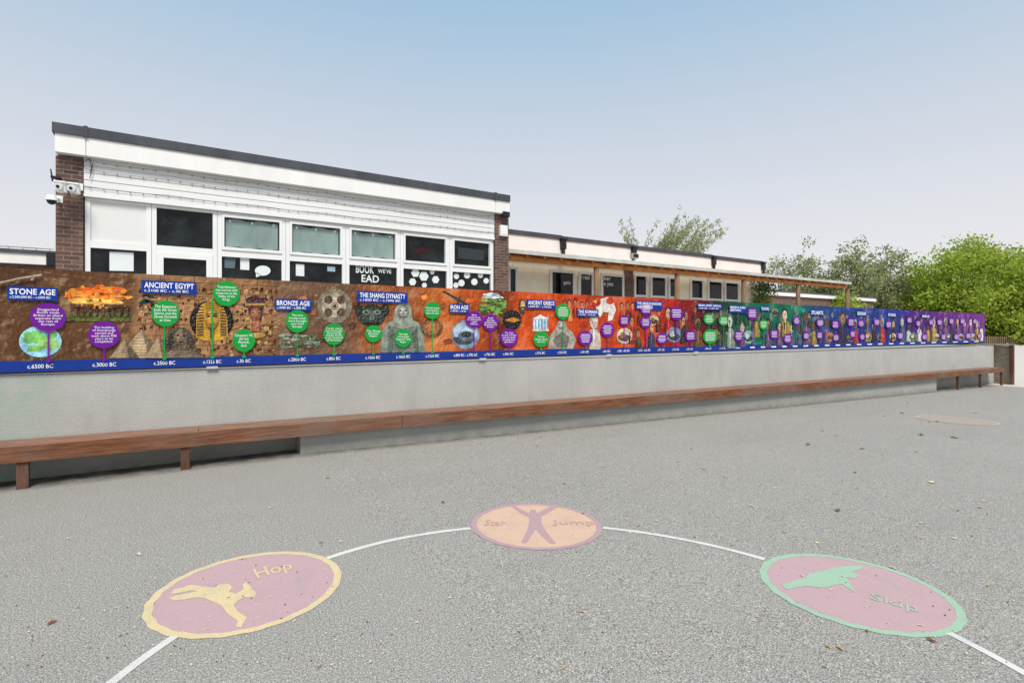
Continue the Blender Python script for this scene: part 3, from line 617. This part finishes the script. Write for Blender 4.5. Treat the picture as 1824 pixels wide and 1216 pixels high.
for j, (za, zb_) in enumerate(((4.60,4.56),(4.44,4.40),(4.13,4.15))):
    mb = MB(); n = 44; prev = None
    for k in range(n+1):
        t_ = k/n; sag = -.03*math.sin(math.pi*((t_*6) % 1))
        q = (c0-.1+(c1-c0+.1)*t_, BD-.015, za+(zb_-za)*t_+sag)
        if prev: mb.cyl(prev, q, .004, .004, 4, caps=False)
        mb.cyl((q[0],q[1],q[2]-.025), q, .01, .008, 5); prev = q
    mb.build('string_lights', M['wire'], origin=(c0, BD-.015, za), label='thin dark string of small lights across the white cladding, %s of three' % ('topmost','middle','lowest')[j], cat='string lights', group='strings of lights on the cladding')
def seccam(px, py, D, kind, label):
    s, z = sz(px, py, D); r = thing('security_camera', (s, BD, z), label, 'camera', 'security cameras on the left brick pier')
    mb = MB(); mb.cyl((s, D, z+.02), (s+.05, BD-.002, z+.08), .02, .02, 8); mb.box(s, s+.1, BD-.03, BD-.001, z+.02, z+.14); mb.build('bracket', M['upvc'], r)
    if kind == 'dome':
        mb = MB(); mb.cyl((s, D, z-.02), (s, D, z+.07), .085, .06, 14); mb.build('housing', M['upvc'], r)
        mb = MB(); mb.ball(s, D, z-.02, .07, nu=14, nv=6, vmin=.5); mb.build('lens_dome', M['black'], r, smooth=True)
    else:
        mb = MB(); mb.cyl((s-.02, D-.12, z-.03), (s+.02, D+.08, z+.02), .06, .06, 12); mb.box(s-.08, s+.08, D-.1, D+.08, z+.05, z+.075); mb.cyl((s+.02,D,z-.1),(s+.02,D,z+.05),.075,.075,12); mb.build('housing', M['upvc'], r)
        mb = MB(); mb.cyl((s-.023, D-.13, z-.033), (s-.02, D-.119, z-.03), .025, .025, 12); mb.build('lens', M['black'], r)
seccam(92, 355, BD-.35, 'dome', 'white dome camera, lowest and furthest left on the brick pier')
seccam(108, 332, BD-.3, 'bullet', 'white cylinder camera on the left edge of the brick pier')
seccam(131, 335, BD-.25, 'bullet', 'white cylinder camera in the middle of the brick pier')
s, z = sz(94, 315, BD-.1); mb = MB(); mb.box(s-.03, s+.1, BD-.1, BD-.001, z-.02, z+.02); mb.cyl((s,BD-.1,z-.08),(s-.02,BD-.15,z+.12),.015,.01,6); mb.cyl((s+.1,BD-.05,z),(s+.2,BD-.05,z-.15),.01,.01,6)
mb.build('cable_bracket', M['black'], origin=(s, BD, z), label='black cable bracket above the cameras on the brick pier', cat='bracket')
s, z = sz(897, 411, BD-.06); mb = MB(); mb.box(s-.11, s+.11, BD-.09, BD-.001, z-.14, z+.14); mb.box(s-.08, s+.08, BD-.1, BD-.091, z-.1, z+.1)
mb.build('alarm_box', M['upvc'], origin=(s, BD, z), label='white alarm box on the right brick pier', cat='alarm box')
s, z = sz(899, 383, BD-.1); r = thing('wall_light', (s, BD, z), 'small black floodlight above the alarm box on the right pier', 'light')
mb = MB(); mb.box(s-.1, s+.1, BD-.2, BD-.1, z-.06, z+.07); mb.box(s-.02, s+.02, BD-.1, BD-.001, z-.03, z+.03); mb.build('housing', M['black'], r)
mb = MB(); mb.box(s-.085, s+.085, BD-.206, BD-.2, z-.045, z+.055); mb.build('lamp_glass', M['glass'], r)
mb = MB(); pts = [sz(x, y, BD-.04) for x, y in ((103,296),(130,302),(160,282),(163,300),(160,318),(166,290))]
for a, b in zip(pts[:-1], pts[1:]): mb.cyl((a[0], BD-.04, a[1]), (b[0], BD-.04, b[1]), .006, .006, 5)
mb.build('loose_cable', M['black'], origin=(pts[0][0], BD-.04, pts[0][1]), label='loose dark cable looping at the top of the left brick pier', cat='cable')
# ================================================================ LOW BUILDING
LD = 13.5
l0, l1 = b1+.02, S(1348, LD)
lb = thing('classroom_wing', (l0, LD, 1.0), 'lower cream classroom wing behind the timber canopy', 'building')
mb = MB(); mb.box(l0, l1, LD+.12, LD+7, 1.0, 4.3); mb.build('wall', M['brick'], lb)
mb = MB(); mb.box(l0, l1-.1, LD, LD+.118, 1.0, 3.86)
x = l0+.6
while x < l1-.3: mb.box(x, x+.05, LD-.012, LD-.0005, 3.46, 3.85); mb.box(x, x+.05, LD-.012, LD-.0005, 1.0, 2.0); x += 1.2
mb.build('cream_cladding', M['cream'], lb)
segs = [l0, S(993,LD), S(1118,LD), S(1260,LD), l1]
mb = MB(); me_ = MB()
for i in range(4):
    zt = 4.42-.02*i
    mb.box(segs[i]+.02, segs[i+1]-.02, LD-.25, LD+.2, 3.9, zt); me_.box(segs[i], segs[i+1]-.03, LD-.29, LD+7.1, zt+.002, zt+.13)
mb.build('fascia', M['white'], lb); me_.build('roof_edge', M['lead'], lb)
for i in range(1, 5):
    s = segs[i]; mb = MB(); mb.box(s-.1, s+.08, LD-.36, LD-.26, 4.12, 4.42); mb.cyl((s,LD-.31,4.12),(s,LD-.31,3.9),.05,.05,8); mb.box(s-.13, s+.11, LD-.39, LD-.24, 4.4, 4.45)
    mb.build('rainwater_hopper', M['black'], lb)
mb = MB(); mb.box(S(1111,LD), S(1127,LD), LD-.03, LD-.013, 1.0, 3.8); mb.build('brick_pier', M['brick'], lb)
wl = [(903,921),(978,1023),(1029,1056),(1069,1110),(1128,1152),(1157,1186),(1189,1203),(1228,1252),(1259,1286),(1289,1315)]
for a, b in wl:
    wz0, wz1 = (2.0, sz(1000, 481, LD)[1]) if a < 1120 else (2.2, sz(1140, 488, LD)[1])
    a, b = S(a, LD), S(b, LD); fr = MB(); q = .09
    fr.box(a, a+q, LD-.06, LD-.013, wz0, wz1); fr.box(b-q, b, LD-.06, LD-.013, wz0, wz1); fr.box(a+q, b-q, LD-.06, LD-.013, wz1-q, wz1); fr.box(a+q, b-q, LD-.06, LD-.013, wz0, wz0+q)
    zm = 2.5 if wz0 < 2.1 else 2.76
    fr.box(a+q, b-q, LD-.055, LD-.013, zm, zm+.08)
    o = fr.build('window', M['upvc'], lb)
    mb = MB(); mb.box(a+q, b-q, LD-.028, LD-.014, wz0+q, zm); mb.box(a+q, b-q, LD-.028, LD-.014, zm+.08, wz1-q); mb.build('pane', M['glass'], o)
for tx, x0, x1, y0, y1 in (('ning',1004,1016,500,508),('ll read',1034,1050,489,497),('ker',1076,1088,491,499),('e you',1076,1092,503,511)):
    mb = MB(); D_ = LD-.031; s0, s1 = S(x0, D_), S(x1, D_); z1, z0 = sz(x0, y0, D_)[1], sz(x0, y1, D_)[1]
    add_text(mb, tx, lambda u, v: (s0+(s1-s0)*(1-u if tx == 'ning' else u), D_, z0+(z1-z0)*v), off=.015); mb.build('window_lettering', M['paper'], lb, recalc=False)
# ================================================================ CANOPY
CD = 12.3
k0, k1 = b1+.03, S(1515, CD)
ca = thing('timber_canopy', (k0, CD, 1.0), 'long lean-to canopy with round timber posts in front of the classroom wing', 'canopy')
mb = MB(); mb.hexa([(k0,CD,3.72),(k1,CD,3.72),(k1,LD-.3,3.84),(k0,LD-.3,3.84),(k0,CD,3.75),(k1,CD,3.75),(k1,LD-.3,3.88),(k0,LD-.3,3.88)]); mb.build('roof_sheet', M['joist'], ca)
mb = MB(); mb.box(k0, k1+.05, CD-.03, CD-.002, 3.69, 3.80); mb.build('roof_trim', M['zinc'], ca)
mb = MB(); mb.cyl((k0, CD+.2, 3.60), (k1, CD+.2, 3.60), .085, .085, 8); mb.build('front_beam', M['joist'], ca)
mb = MB(); mb.cyl((k0, CD+.75, 3.66), (k1, CD+.75, 3.66), .05, .05, 8); mb.build('purlin', M['joist'], ca)
x = k0+.15
while x < k1-.1:
    mb = MB(); mb.hexa([(x,CD+.02,3.62),(x+.05,CD+.02,3.62),(x+.05,LD-.31,3.745),(x,LD-.31,3.745),(x,CD+.02,3.71),(x+.05,CD+.02,3.71),(x+.05,LD-.31,3.83),(x,LD-.31,3.83)]); mb.build('rafter', M['joist'], ca); x += .6
for px in (1063, 1205, 1325, 1422, 1510):
    s = S(px, CD+.2); mb = MB(); mb.cyl((s, CD+.2, 1.0), (s+random.uniform(-.04,.04), CD+.2, 3.53), .10, .085, 10); mb.build('post', M['post'], ca, smooth=True)
s, z = sz(1131, 456, CD); r = thing('floodlight', (s, CD, z), 'small grey floodlight on top of the canopy edge', 'light')
mb = MB(); mb.box(s-.14, s+.14, CD-.04, CD+.08, z-.07, z+.08); mb.box(s-.03, s+.03, CD, CD+.04, 3.8, z-.07); mb.build('housing', M['zinc'], r)
mb = MB(); mb.box(s-.11, s+.11, CD-.047, CD-.04, z-.05, z+.06); mb.build('lamp_glass', M['glass'], r)
FB = 20.0
q0, q1 = S(1362, FB), S(1556, FB)
fb = thing('brick_outbuilding', (q0, FB, 1.0), 'low brick block with a white roof edge beyond the canopy posts', 'building')
zt = sz(1450, 523, FB)[1]
mb = MB(); mb.box(q0, q1, FB, FB+6, .3, zt-.3); mb.build('wall', M['brick'], fb)
mb = MB(); mb.box(q0-.1, q1+.1, FB-.15, FB+6.1, zt-.298, zt-.06); mb.build('fascia', M['white'], fb)
mb = MB(); mb.box(q0-.13, q1+.13, FB-.18, FB+6.13, zt-.058, zt+.05); mb.build('roof_edge', M['lead'], fb)
for px in (1395, 1440, 1500):
    s = S(px, FB); mb = MB(); mb.box(s-.5, s+.5, FB-.03, FB-.002, 1.6, 2.7); mb.build('window', M['upvc'], fb)
KD = 20.0
j0, j1 = S(-140, KD), S(96, KD)
kb = thing('distant_hall', (j0, KD, 1.0), 'distant white-edged flat roof left of the brick pier', 'building')
zt = sz(50, 445, KD)[1]; zb2 = sz(50, 470, KD)[1]
mb = MB(); mb.box(j0, j1, KD+.2, KD+8, 1.0, zb2); mb.build('wall', M['brick'], kb)
mb = MB(); mb.box(j0, j1, KD, KD+8, zb2+.002, zt-.1); mb.build('fascia', M['white'], kb)
mb = MB(); mb.box(j0-.05, j1+.05, KD-.05, KD+8.1, zt-.098, zt); mb.build('roof_edge', M['lead'], kb)
mb = MB()
for dz in (.15, .3): mb.cyl((j0, KD+2, zt+dz), (j1-.3, KD+2, zt+dz), .02, .02, 6)
for k in range(8): x = j0+(j1-.4-j0)*k/7; mb.cyl((x, KD+2, zt), (x, KD+2, zt+.32), .02, .02, 6)
mb.build('roof_rail', M['zinc'], kb)
s, z = sz(92, 460, KD-.2); mb = MB(); mb.box(s-.12, s+.12, KD-.2, KD-.001, z-.2, z+.15); mb.build('rainwater_hopper', M['black'], kb)
# ================================================================ GROUND MARKINGS
def G(px, py, dz=.004):
    s, d = pg(px, py); return (s, d, gz(s)+dz)
def marking(cx, cy, r, ring, fill, label, cat='ground marking', dz=.002):
    s0, d0 = w2s(cx, cy); o0 = (s0, d0, gz(s0))
    t = thing('painted_circle', o0, label, cat, 'painted exercise circles on the playground')
    rr_ = [r*(1+.006*math.sin(i*1.9)+.004*math.sin(i*4.3)) for i in range(72)]+[0]; rr_[72] = rr_[0]
    pt = lambda k, i, z: (s0+rr_[i]*k*math.cos(2*math.pi*i/72), d0+rr_[i]*k*math.sin(2*math.pi*i/72), gz(s0+rr_[i]*k*math.cos(2*math.pi*i/72))+z)
    mb = MB()
    xs = sorted(set([s0-r*.925+r*1.85*i/40 for i in range(41)]+([1.3] if abs(1.3-s0) < r*.915 else [])))
    hw = lambda x: math.sqrt(max(0, (r*.925)**2-(x-s0)**2))
    for a, b in zip(xs[:-1], xs[1:]): mb.face([(a, d0-hw(a), gz(a)+dz), (b, d0-hw(b), gz(b)+dz), (b, d0+hw(b), gz(b)+dz), (a, d0+hw(a), gz(a)+dz)])
    mb.build('disc', fill, t, recalc=False)
    mb = MB()
    for i in range(72): mb.face([pt(.915, i, dz+.001), pt(1, i, dz+.001), pt(1, i+1, dz+.001), pt(.915, i+1, dz+.001)])
    mb.build('border', ring, t, recalc=False)
    return t
def figure(t, pts_list, m_):
    mb = MB()
    for k, pts in enumerate(pts_list): mb.face([G(x, y, .0038) for x, y in pts])
    mb.build('figure', m_, t, recalc=False)
def gtext(t, body, quad, m_):
    (ax, ay), (bx, by), (cx_, cy_), (dx, dy) = quad     # TL TR BR BL
    mb = MB()
    def fn(u, v):
        tx, ty = ax+(bx-ax)*u, ay+(by-ay)*u; lx, ly = dx+(cx_-dx)*u, dy+(cy_-dy)*u
        return G(lx+(tx-lx)*v, ly+(ty-ly)*v, .0048)
    add_text(mb, body, fn, off=.008); mb.build('lettering', m_, t, recalc=False)
hop = marking(-1.587, 3.205, .53, M['p_yellow'], M['p_pink'], 'pink circle with yellow border reading Hop, painted at the left')
figure(hop, [[(329,1046),(338,1041),(352,1043),(366,1045),(380,1047),(392,1041),(408,1040),(414,1046),(408,1054),(420,1058),(434,1050),(432,1042),(437,1037),(444,1042),(450,1050),(458,1058),(452,1064),(436,1064),(424,1070),(416,1078),(424,1090),(440,1100),(436,1106),(430,1118),(420,1116),(424,1106),(404,1092),(394,1078),(380,1072),(366,1066),(350,1064),(330,1068),(308,1070),(300,1065),(318,1060),(338,1056),(352,1053),(340,1052),(320,1056),(304,1058),(310,1050)]], M['p_yellow'])
gtext(hop, 'Hop', [(450,1014),(516,1000),(524,1018),(462,1036)], M['p_yellow'])
star = marking(.198, 4.33, .53, M['p_purple'], M['p_orange'], 'orange circle with mauve border reading Star Jump, furthest of the three big circles')
figure(star, [[(905,897),(912,898),(930,908),(942,914),(945,908),(954,908),(956,914),(968,908),(990,899),(998,900),(980,911),(964,920),(965,934),(972,945),(984,960),(990,968),(980,968),(966,955),(954,942),(946,955),(938,967),(928,967),(934,955),(940,942),(943,930),(942,921),(926,913)]], M['p_purple'])
gtext(star, 'Star', [(866,926),(902,927),(900,937),(862,936)], M['p_fade']); gtext(star, 'Jump', [(982,926),(1056,927),(1062,938),(984,937)], M['p_fade'])
skip = marking(2.115, 3.28, .53, M['p_green'], M['p_pink'], 'pink circle with green border reading Skip, painted at the right')
figure(skip, [[(1392,1042),(1404,1038),(1418,1034),(1434,1030),(1440,1022),(1456,1018),(1470,1016),(1484,1012),(1500,1009),(1520,1008),(1540,1008),(1534,1014),(1518,1018),(1530,1026),(1520,1030),(1506,1028),(1512,1036),(1518,1046),(1524,1056),(1514,1050),(1500,1040),(1486,1042),(1470,1047),(1452,1046),(1438,1044),(1420,1046),(1402,1050)]], M['p_green'])
gtext(skip, 'Skip', [(1552,1056),(1634,1078),(1638,1096),(1548,1070)], M['p_fadegreen'])
marking(8.87, 10.6, .66, M['p_faint'], M['p_faint2'], 'faded peach circle, small in the distance at the right of the playground', dz=.004)
cxc, cyc, R = .257, 2.19, 2.10
def ang(px, py):
    s, d = pg(px, py); x, y = s2w(s, d); return math.atan2(y-cyc, x-cxc), math.hypot(x-cxc, y-cyc)
arcs = [((200,1216),(312,1133),'curved white line running off the bottom left from the Hop circle'),((583,994),(838,941),'curved white line between the Hop and Star Jump circles'),((1074,940),(1362,996),'curved white line between the Star Jump and Skip circles'),((1690,1127),(1824,1196),'curved white line running off the bottom right from the Skip circle')]
for i, (a, b, lab) in enumerate(arcs):
    (t0, r0), (t1, r1) = ang(*a), ang(*b)
    if i == 0: t0 += .35; r0 = r0+(r0-r1)*.5
    if i == 3: t1 -= .4; r1 = r1+(r1-r0)*.6
    mb = MB(); n = 24; rows = []
    for k in range(n+1):
        u = k/n; t_ = t0+(t1-t0)*u; r = r0+(r1-r0)*u
        row = []
        for dr in (-.024, .024):
            x, y = cxc+(r+dr)*math.cos(t_), cyc+(r+dr)*math.sin(t_); s, d = w2s(x, y); row.append((s, d, gz(s)+.0032))
        rows.append(row)
    for k in range(n): mb.face([rows[k][0], rows[k][1], rows[k+1][1], rows[k+1][0]])
    mb.build('painted_line', M['p_white'], origin=rows[0][0], recalc=False, label=lab, cat='painted line', group='white arc lines on the playground')
# ================================================================ LEAVES
lm = [mat('dry_leaf_tan', c(196,160,96), .7, .3, 40), mat('dry_leaf_brown', c(140,84,56), .7, .3, 40), mat('green_leaf', c(92,112,50), .7, .3, 40), mat('pale_leaf', c(214,202,164), .7, .2, 40)]
spots = [(247,988,3,7),(93,1110,1,8),(572,967,1,5),(789,895,1,7),(583,852,1,4),(1005,862,1,4),(1037,1091,0,8),(1006,1190,0,8),(1493,910,2,9),(1440,792,1,8),(1660,860,3,7),(1545,1125,1,5),(1640,1115,3,5),(1660,1142,1,9),(1497,1156,0,8),(1476,1153,0,7),(1340,902,3,5),(1457,968,3,5),(1590,1012,3,6),(1640,775,2,6),(1700,780,2,6),(1350,1100,0,4),(742,1110,3,5),(1030,1020,3,4),(1650,700,1,4),(1606,736,1,4),(1536,800,1,5),(1762,1044,0,6),(880,1070,3,4),(660,1180,3,5),(120,960,3,4),(480,905,3,4),(1220,880,3,4),(1130,820,3,3),(1380,870,3,4),(1745,905,0,5),(1700,960,3,5),(1010,985,3,3),(1290,850,1,3),(940,850,3,3),(700,850,3,3),(1180,1160,3,4),(340,1185,3,5)]
for _ in range(60):
    px = random.uniform(900, 1815); py = random.uniform(712, 960); spots.append((px, py, random.choice([0,1,3,3,2]), random.uniform(2, 4.5)))
for _ in range(30):
    px = random.uniform(300, 1815); py = random.uniform(900, 1200); spots.append((px, py, random.choice([0,3,3,1]), random.uniform(2.5, 5)))
for px, py, k, sz_ in spots:
    s, d, z = G(px, py, .006); x, y = s2w(s, d); L_ = sz_*.75*math.hypot(x, y)/F*1.1; a = random.uniform(0, 6.28)
    mb = MB(); prof = [(-1,0,.0),(-.5,.35,.25),(.1,.45,.35),(.6,.25,.2),(1,0,.05),(.6,-.25,.3),(.1,-.4,.1),(-.5,-.3,.2)]
    P = [(s+L_*(u*math.cos(a)-v*math.sin(a)), d+L_*(u*math.sin(a)+v*math.cos(a)), z+L_*w_) for u, v, w_ in prof]
    cen = (s, d, z+L_*.02)
    for i in range(8): mb.face([cen, P[i], P[(i+1) % 8]])
    mb.build('fallen_leaf', lm[k], origin=(s, d, z), recalc=False, label='small curled fallen leaf lying on the grey tarmac', cat='leaf', group='fallen leaves scattered on the playground')
mb = MB()
for _ in range(1300):
    px = random.uniform(0, 1824); py = 720+random.random()**1.3*480
    s, d = pg(px, py)
    if d > 6.9: continue
    r = random.uniform(.002, .006); a = random.uniform(0, 3)
    mb.face([(s+r*math.cos(a+q)*(1 if q else 1.6), d+r*math.sin(a+q), gz(s)+.006+(.004 if q == 0 else 0)) for q in (0, 1.7, 3.3, 4.8)], random.choice([0, 0, 0, 1, 2]))
mb.build('leaf_crumbs', [lm[3], M['wooddk'], lm[1]], recalc=False, kind='stuff', label='tiny leaf crumbs and grit scattered over the grey tarmac', cat='debris')
# ================================================================ TREES
def leafmat(name, dk, md, lt, dark=.5):
    m, nt, p = new_mat(name); ge = N(nt, 'ShaderNodeNewGeometry'); tc = N(nt, 'ShaderNodeTexCoord').outputs['Object']
    r = N(nt, 'ShaderNodeValToRGB'); nt.links.new(ge.outputs['Random Per Island'], r.inputs[0])
    el = r.color_ramp.elements; el[0].color = c(*dk); el[1].color = c(*lt); q = el.new(.5); q.color = c(*md)
    col = mixc(nt, mr(nt, noise(nt, tc, .7, 3), .42, .66, 0, dark), r.outputs[0], c(*[int(v*.7) for v in dk]))
    nt.links.new(col, p.inputs['Base Color']); p.inputs['Roughness'].default_value = .8; p.inputs['Specular IOR Level'].default_value = .1
    tr = N(nt, 'ShaderNodeBsdfTranslucent'); nt.links.new(col, tr.inputs[0]); mx = N(nt, 'ShaderNodeMixShader'); mx.inputs[0].default_value = .45
    nt.links.new(p.outputs[0], mx.inputs[1]); nt.links.new(tr.outputs[0], mx.inputs[2]); nt.links.new(mx.outputs[0], nt.nodes['Material Output'].inputs[0])
    return m
LB = leafmat('bright_foliage', (146,166,60), (170,190,74), (192,206,98), .32); LDk = leafmat('dark_foliage', (92,114,56), (112,134,64), (136,154,82)); LG = leafmat('grey_green_foliage', (140,150,100), (162,170,120), (188,192,148), .3)
def leaves(centers, spread, n, size, asp=.55, up=0):
    cs = np.array(centers); idx = rng.integers(0, len(cs), n)
    P = cs[idx]+rng.normal(size=(n, 3))*np.array(spread)
    a = rng.normal(size=(n, 3)); a[:, 2] += up; a /= np.linalg.norm(a, axis=1)[:, None]
    b = np.cross(a, rng.normal(size=(n, 3))); b /= np.linalg.norm(b, axis=1)[:, None]
    sz2 = size*rng.uniform(.6, 1.4, n)[:, None]
    a = a*sz2; b = b*sz2*asp
    return np.stack([P-a, P+b, P+a, P-b], 1).reshape(-1, 3)
def leafobj(V, m_, parent, name='crown'):
    o0 = ORG[parent][0]; me = bpy.data.meshes.new(name); V = V-np.array(o0); nf = len(V)//4
    me.vertices.add(len(V)); me.vertices.foreach_set('co', V.astype(np.float32).ravel())
    me.loops.add(len(V)); me.loops.foreach_set('vertex_index', np.arange(len(V), dtype=np.int32))
    me.polygons.add(nf); me.polygons.foreach_set('loop_start', np.arange(0, len(V), 4, dtype=np.int32)); me.polygons.foreach_set('loop_total', np.full(nf, 4, dtype=np.int32))
    me.materials.append(m_); me.update(calc_edges=True); me.validate()
    ob = bpy.data.objects.new(name, me); COL.objects.link(ob); ob.parent = parent; ORG[ob] = ORG[parent]; return ob
def wpt(px, py, Y): return ((px-CX)/F*Y, Y, H-(py-HY)*Y/F)
def tree(px, top, Y, wpx, bot, m_, label, n=14000, size=.2, nclump=90, clump=.55, group='trees beyond the school', shell=.6):
    x, y, zt = wpt(px, top, Y); zb_ = wpt(px, bot, Y)[2]; rx = wpx/F*Y/2; base = .6 if w2s(x, y)[0] > 27 else 1.0
    t = thing('tree', (x, y, base), label, 'tree', group, frame='w')
    zc = (zt+zb_)/2; rz = (zt-zb_)/2
    mb = MB(); r0 = max(.09, (zt-base)*.02); mb.cyl((x, y, base-.1), (x+.1, y, zc), r0, r0*.5, 8)
    cen = []
    while len(cen) < nclump:
        v = rng.normal(size=3); v /= np.linalg.norm(v); r = rng.uniform(.35, 1)**shell
        k = 1+.16*math.sin(v[0]*5+px)+.1*math.sin(v[2]*7+px*2)
        cen.append(np.array([x+v[0]*rx*r*k, y+v[1]*rx*.8*r*k, zc+v[2]*rz*r*min(k, 1.05)]))
    for q in cen[::3]:
        m1 = (x+(q[0]-x)*.3, y+(q[1]-y)*.3, max(base+1, zc-rz*.5)); mb.cyl(m1, tuple(q), r0*.25, r0*.08, 5)
    mb.build('trunk', M['bark'], t, recalc=False)
    leafobj(leaves(cen, (clump, clump, clump*.7), n, size), m_, t)
    return t
tree(1738, 436, 44, 250, 640, LB, 'large rounded bright green tree at the right edge behind the fence', 44000, .13, 240, .6)
tree(1835, 456, 40, 130, 640, LB, 'bright green tree cut by the right edge of the picture', 20000, .13, 120, .55)
tree(1655, 478, 50, 130, 640, LB, 'mid-sized bright tree on the left side of the big rounded tree', 20000, .14, 110, .6)
tree(1580, 418, 46, 74, 590, LG, 'slender grey-green tree with loose foliage beside the big rounded tree', 4200, .12, 80, .3, shell=.9)
tree(1515, 424, 44, 100, 580, LG, 'sparse grey-green tree with open branches above the brick block', 4800, .12, 80, .32, shell=.9)
tree(1440, 434, 46, 84, 570, LG, 'sparse tree with thin leaves above the end of the canopy', 3200, .11, 60, .35, shell=.9)
tree(1395, 446, 48, 60, 560, LG, 'small sparse tree just right of the classroom wing roof', 1900, .11, 40, .33, shell=.9)
tree(1600, 514, 52, 130, 650, LDk, 'dark green bushy tree low behind the banner end', 14000, .16, 90, .7)
tree(1485, 498, 52, 170, 640, LDk, 'dark green low tree behind the brick block', 11000, .15, 80, .6)
tree(1500, 520, 38, 60, 640, LB, 'small bright bush tree over the right end of the canopy', 4000, .1, 40, .35)
x, y, z = wpt(1190, 450, 30); t = thing('willow_tree', (x, y, 1.0), 'feathery willow with long shoots leaning right above the low roof', 'tree', frame='w')
mb = MB(); mb.cyl((x, y, .9), (x, y, 4.6), .2, .12, 8); V = []
for k in range(84):
    px = 1128+112*(k+random.random())/84; sx_, sy_, sz0 = wpt(px, 480, 30+random.uniform(-1.5, 1.5))
    top = 366+abs(px-1185)*.34+random.uniform(0, 50); ln = (480-top)/F*30; lean = random.uniform(.25, .95)*(1 if px > 1140 else -.5)
    prev = None; cs = []
    for j in range(11):
        u = j/10; q = (sx_+lean*ln*u**1.7*.85, sy_, sz0+ln*(u-.2*u*u*abs(lean)))
        if prev: mb.cyl(prev, q, .014*(1-u*.7), .013*(1-u*.8), 4, caps=False)
        if j > 2: cs.append(q)
        prev = q
    mb.cyl((x, y, 4.4), (sx_, sy_, sz0), .05, .02, 5)
    V.append(leaves(cs, (.06, .08, .09), 64, .1, .22, up=.9))
mb.build('trunk', M['bark'], t, recalc=False); leafobj(np.concatenate(V), LG, t)
s, z = sz(1352, 500, 13.4); x, y = s2w(s, 13.4); t = thing('climbing_shrub', (x, y, 1.0), 'green climbing shrub at the end of the classroom wing', 'shrub', frame='w')
cen = [(x+random.uniform(-.4, .4), y+random.uniform(-.3, .3), random.uniform(1.2, 3.6 if _ < 34 else 4.4)) for _ in range(40)]
mb = MB(); mb.cyl((x, y, .9), (x, y, 4), .05, .02, 6); mb.build('stem', M['bark'], t, recalc=False); leafobj(leaves(cen, (.15, .15, .2), 3600, .05), LDk, t, 'foliage')
hx, hy, _z = wpt(1790, 600, 42); hg = thing('hedge', (hx, hy, .5), 'dense dark green hedge behind the picket fence at the right', 'hedge', frame='w')
cen = []
for _ in range(260):
    u = random.random(); px = 1560+u*480; X_, Y_, Z_ = wpt(px, random.uniform(575, 612), 41+random.uniform(0, 2)); cen.append((X_, Y_, Z_))
leafobj(leaves(cen, (.5, .4, .3), 30000, .12), LDk, hg, 'foliage')
mb = MB()
for px in range(1570, 2040, 30): a = wpt(px, 612, 42); mb.cyl((a[0], a[1], .3), (a[0], a[1], 2.0), .06, .03, 5)
mb.build('stem', M['bark'], hg, recalc=False)
a = wpt(1735, 612, 39); fe = thing('picket_fence', a, 'low brown picket fence along the foot of the hedge at the right', 'fence', frame='w')
fe_m = mat('brown_fence_timber', c(112,96,78), .8, .3, 3)
pk = MB(); zf = .45
for k in range(90):
    px = 1735+k*3.4; X_ = (px-CX)/F*39; pk.box(X_-.04, X_+.04, 39, 39.03, zf, zf+.7); pk.face([(X_-.04,39,zf+.7),(X_+.04,39,zf+.7),(X_,39,zf+.78)])
pk.build('pickets', fe_m, fe)
for z in (.6, 1.0):
    rl = MB(); rl.box((1733-CX)/F*39, (2045-CX)/F*39, 39.031, 39.08, z, z+.09); rl.build('rail', fe_m, fe)
# ================================================================ LIGHT, SKY, CAMERA
wd = bpy.data.worlds.new('World'); SC.world = wd; wd.use_nodes = True; nt = wd.node_tree; bg = nt.nodes['Background']
sky = N(nt, 'ShaderNodeTexSky'); sky.sky_type = 'NISHITA'; sky.sun_disc = False; sky.sun_elevation = math.radians(50); sky.sun_rotation = math.radians(195)
sky.dust_density = 2.0
tc = N(nt, 'ShaderNodeTexCoord'); sx = N(nt, 'ShaderNodeSeparateXYZ'); nt.links.new(tc.outputs['Generated'], sx.inputs[0])
r = N(nt, 'ShaderNodeValToRGB'); nt.links.new(sx.outputs[2], r.inputs[0]); el = r.color_ramp.elements
st = [(0,(.92,.89,.90)),(.17,(.81,.81,.85)),(.34,(.63,.70,.80)),(.53,(.39,.58,.77)),(1,(.38,.50,.66))]
el[0].position = 0; el[0].color = (*st[0][1], 1); el[1].position = 1; el[1].color = (*st[-1][1], 1)
for p_, q in st[1:-1]: e_ = el.new(p_); e_.color = (*q, 1)
vm = N(nt, 'ShaderNodeVectorMath', operation='SCALE'); nt.links.new(r.outputs[0], vm.inputs[0]); vm.inputs['Scale'].default_value = 10
nt.links.new(mixc(nt, .92, sky.outputs[0], vm.outputs[0]), bg.inputs[0]); bg.inputs[1].default_value = .1
sl = bpy.data.lights.new('sun', 'SUN'); sl.energy = 3.6; sl.angle = math.radians(22); sl.color = (1, .94, .86)
so = bpy.data.objects.new('sun', sl); COL.objects.link(so); so.rotation_euler = (math.radians(38), 0, math.radians(15))
cam = bpy.data.cameras.new('camera'); co = bpy.data.objects.new('camera', cam); COL.objects.link(co); SC.camera = co
co.location = (0, 0, H); co.rotation_euler = (math.radians(90), 0, 0)
cam.sensor_width = 36; cam.lens = 36*F/1824; cam.shift_y = -18/1824; cam.clip_end = 2000; cam.clip_start = .05
SC.view_settings.view_transform = 'Standard'; SC.view_settings.look = 'None'; SC.view_settings.exposure = 0
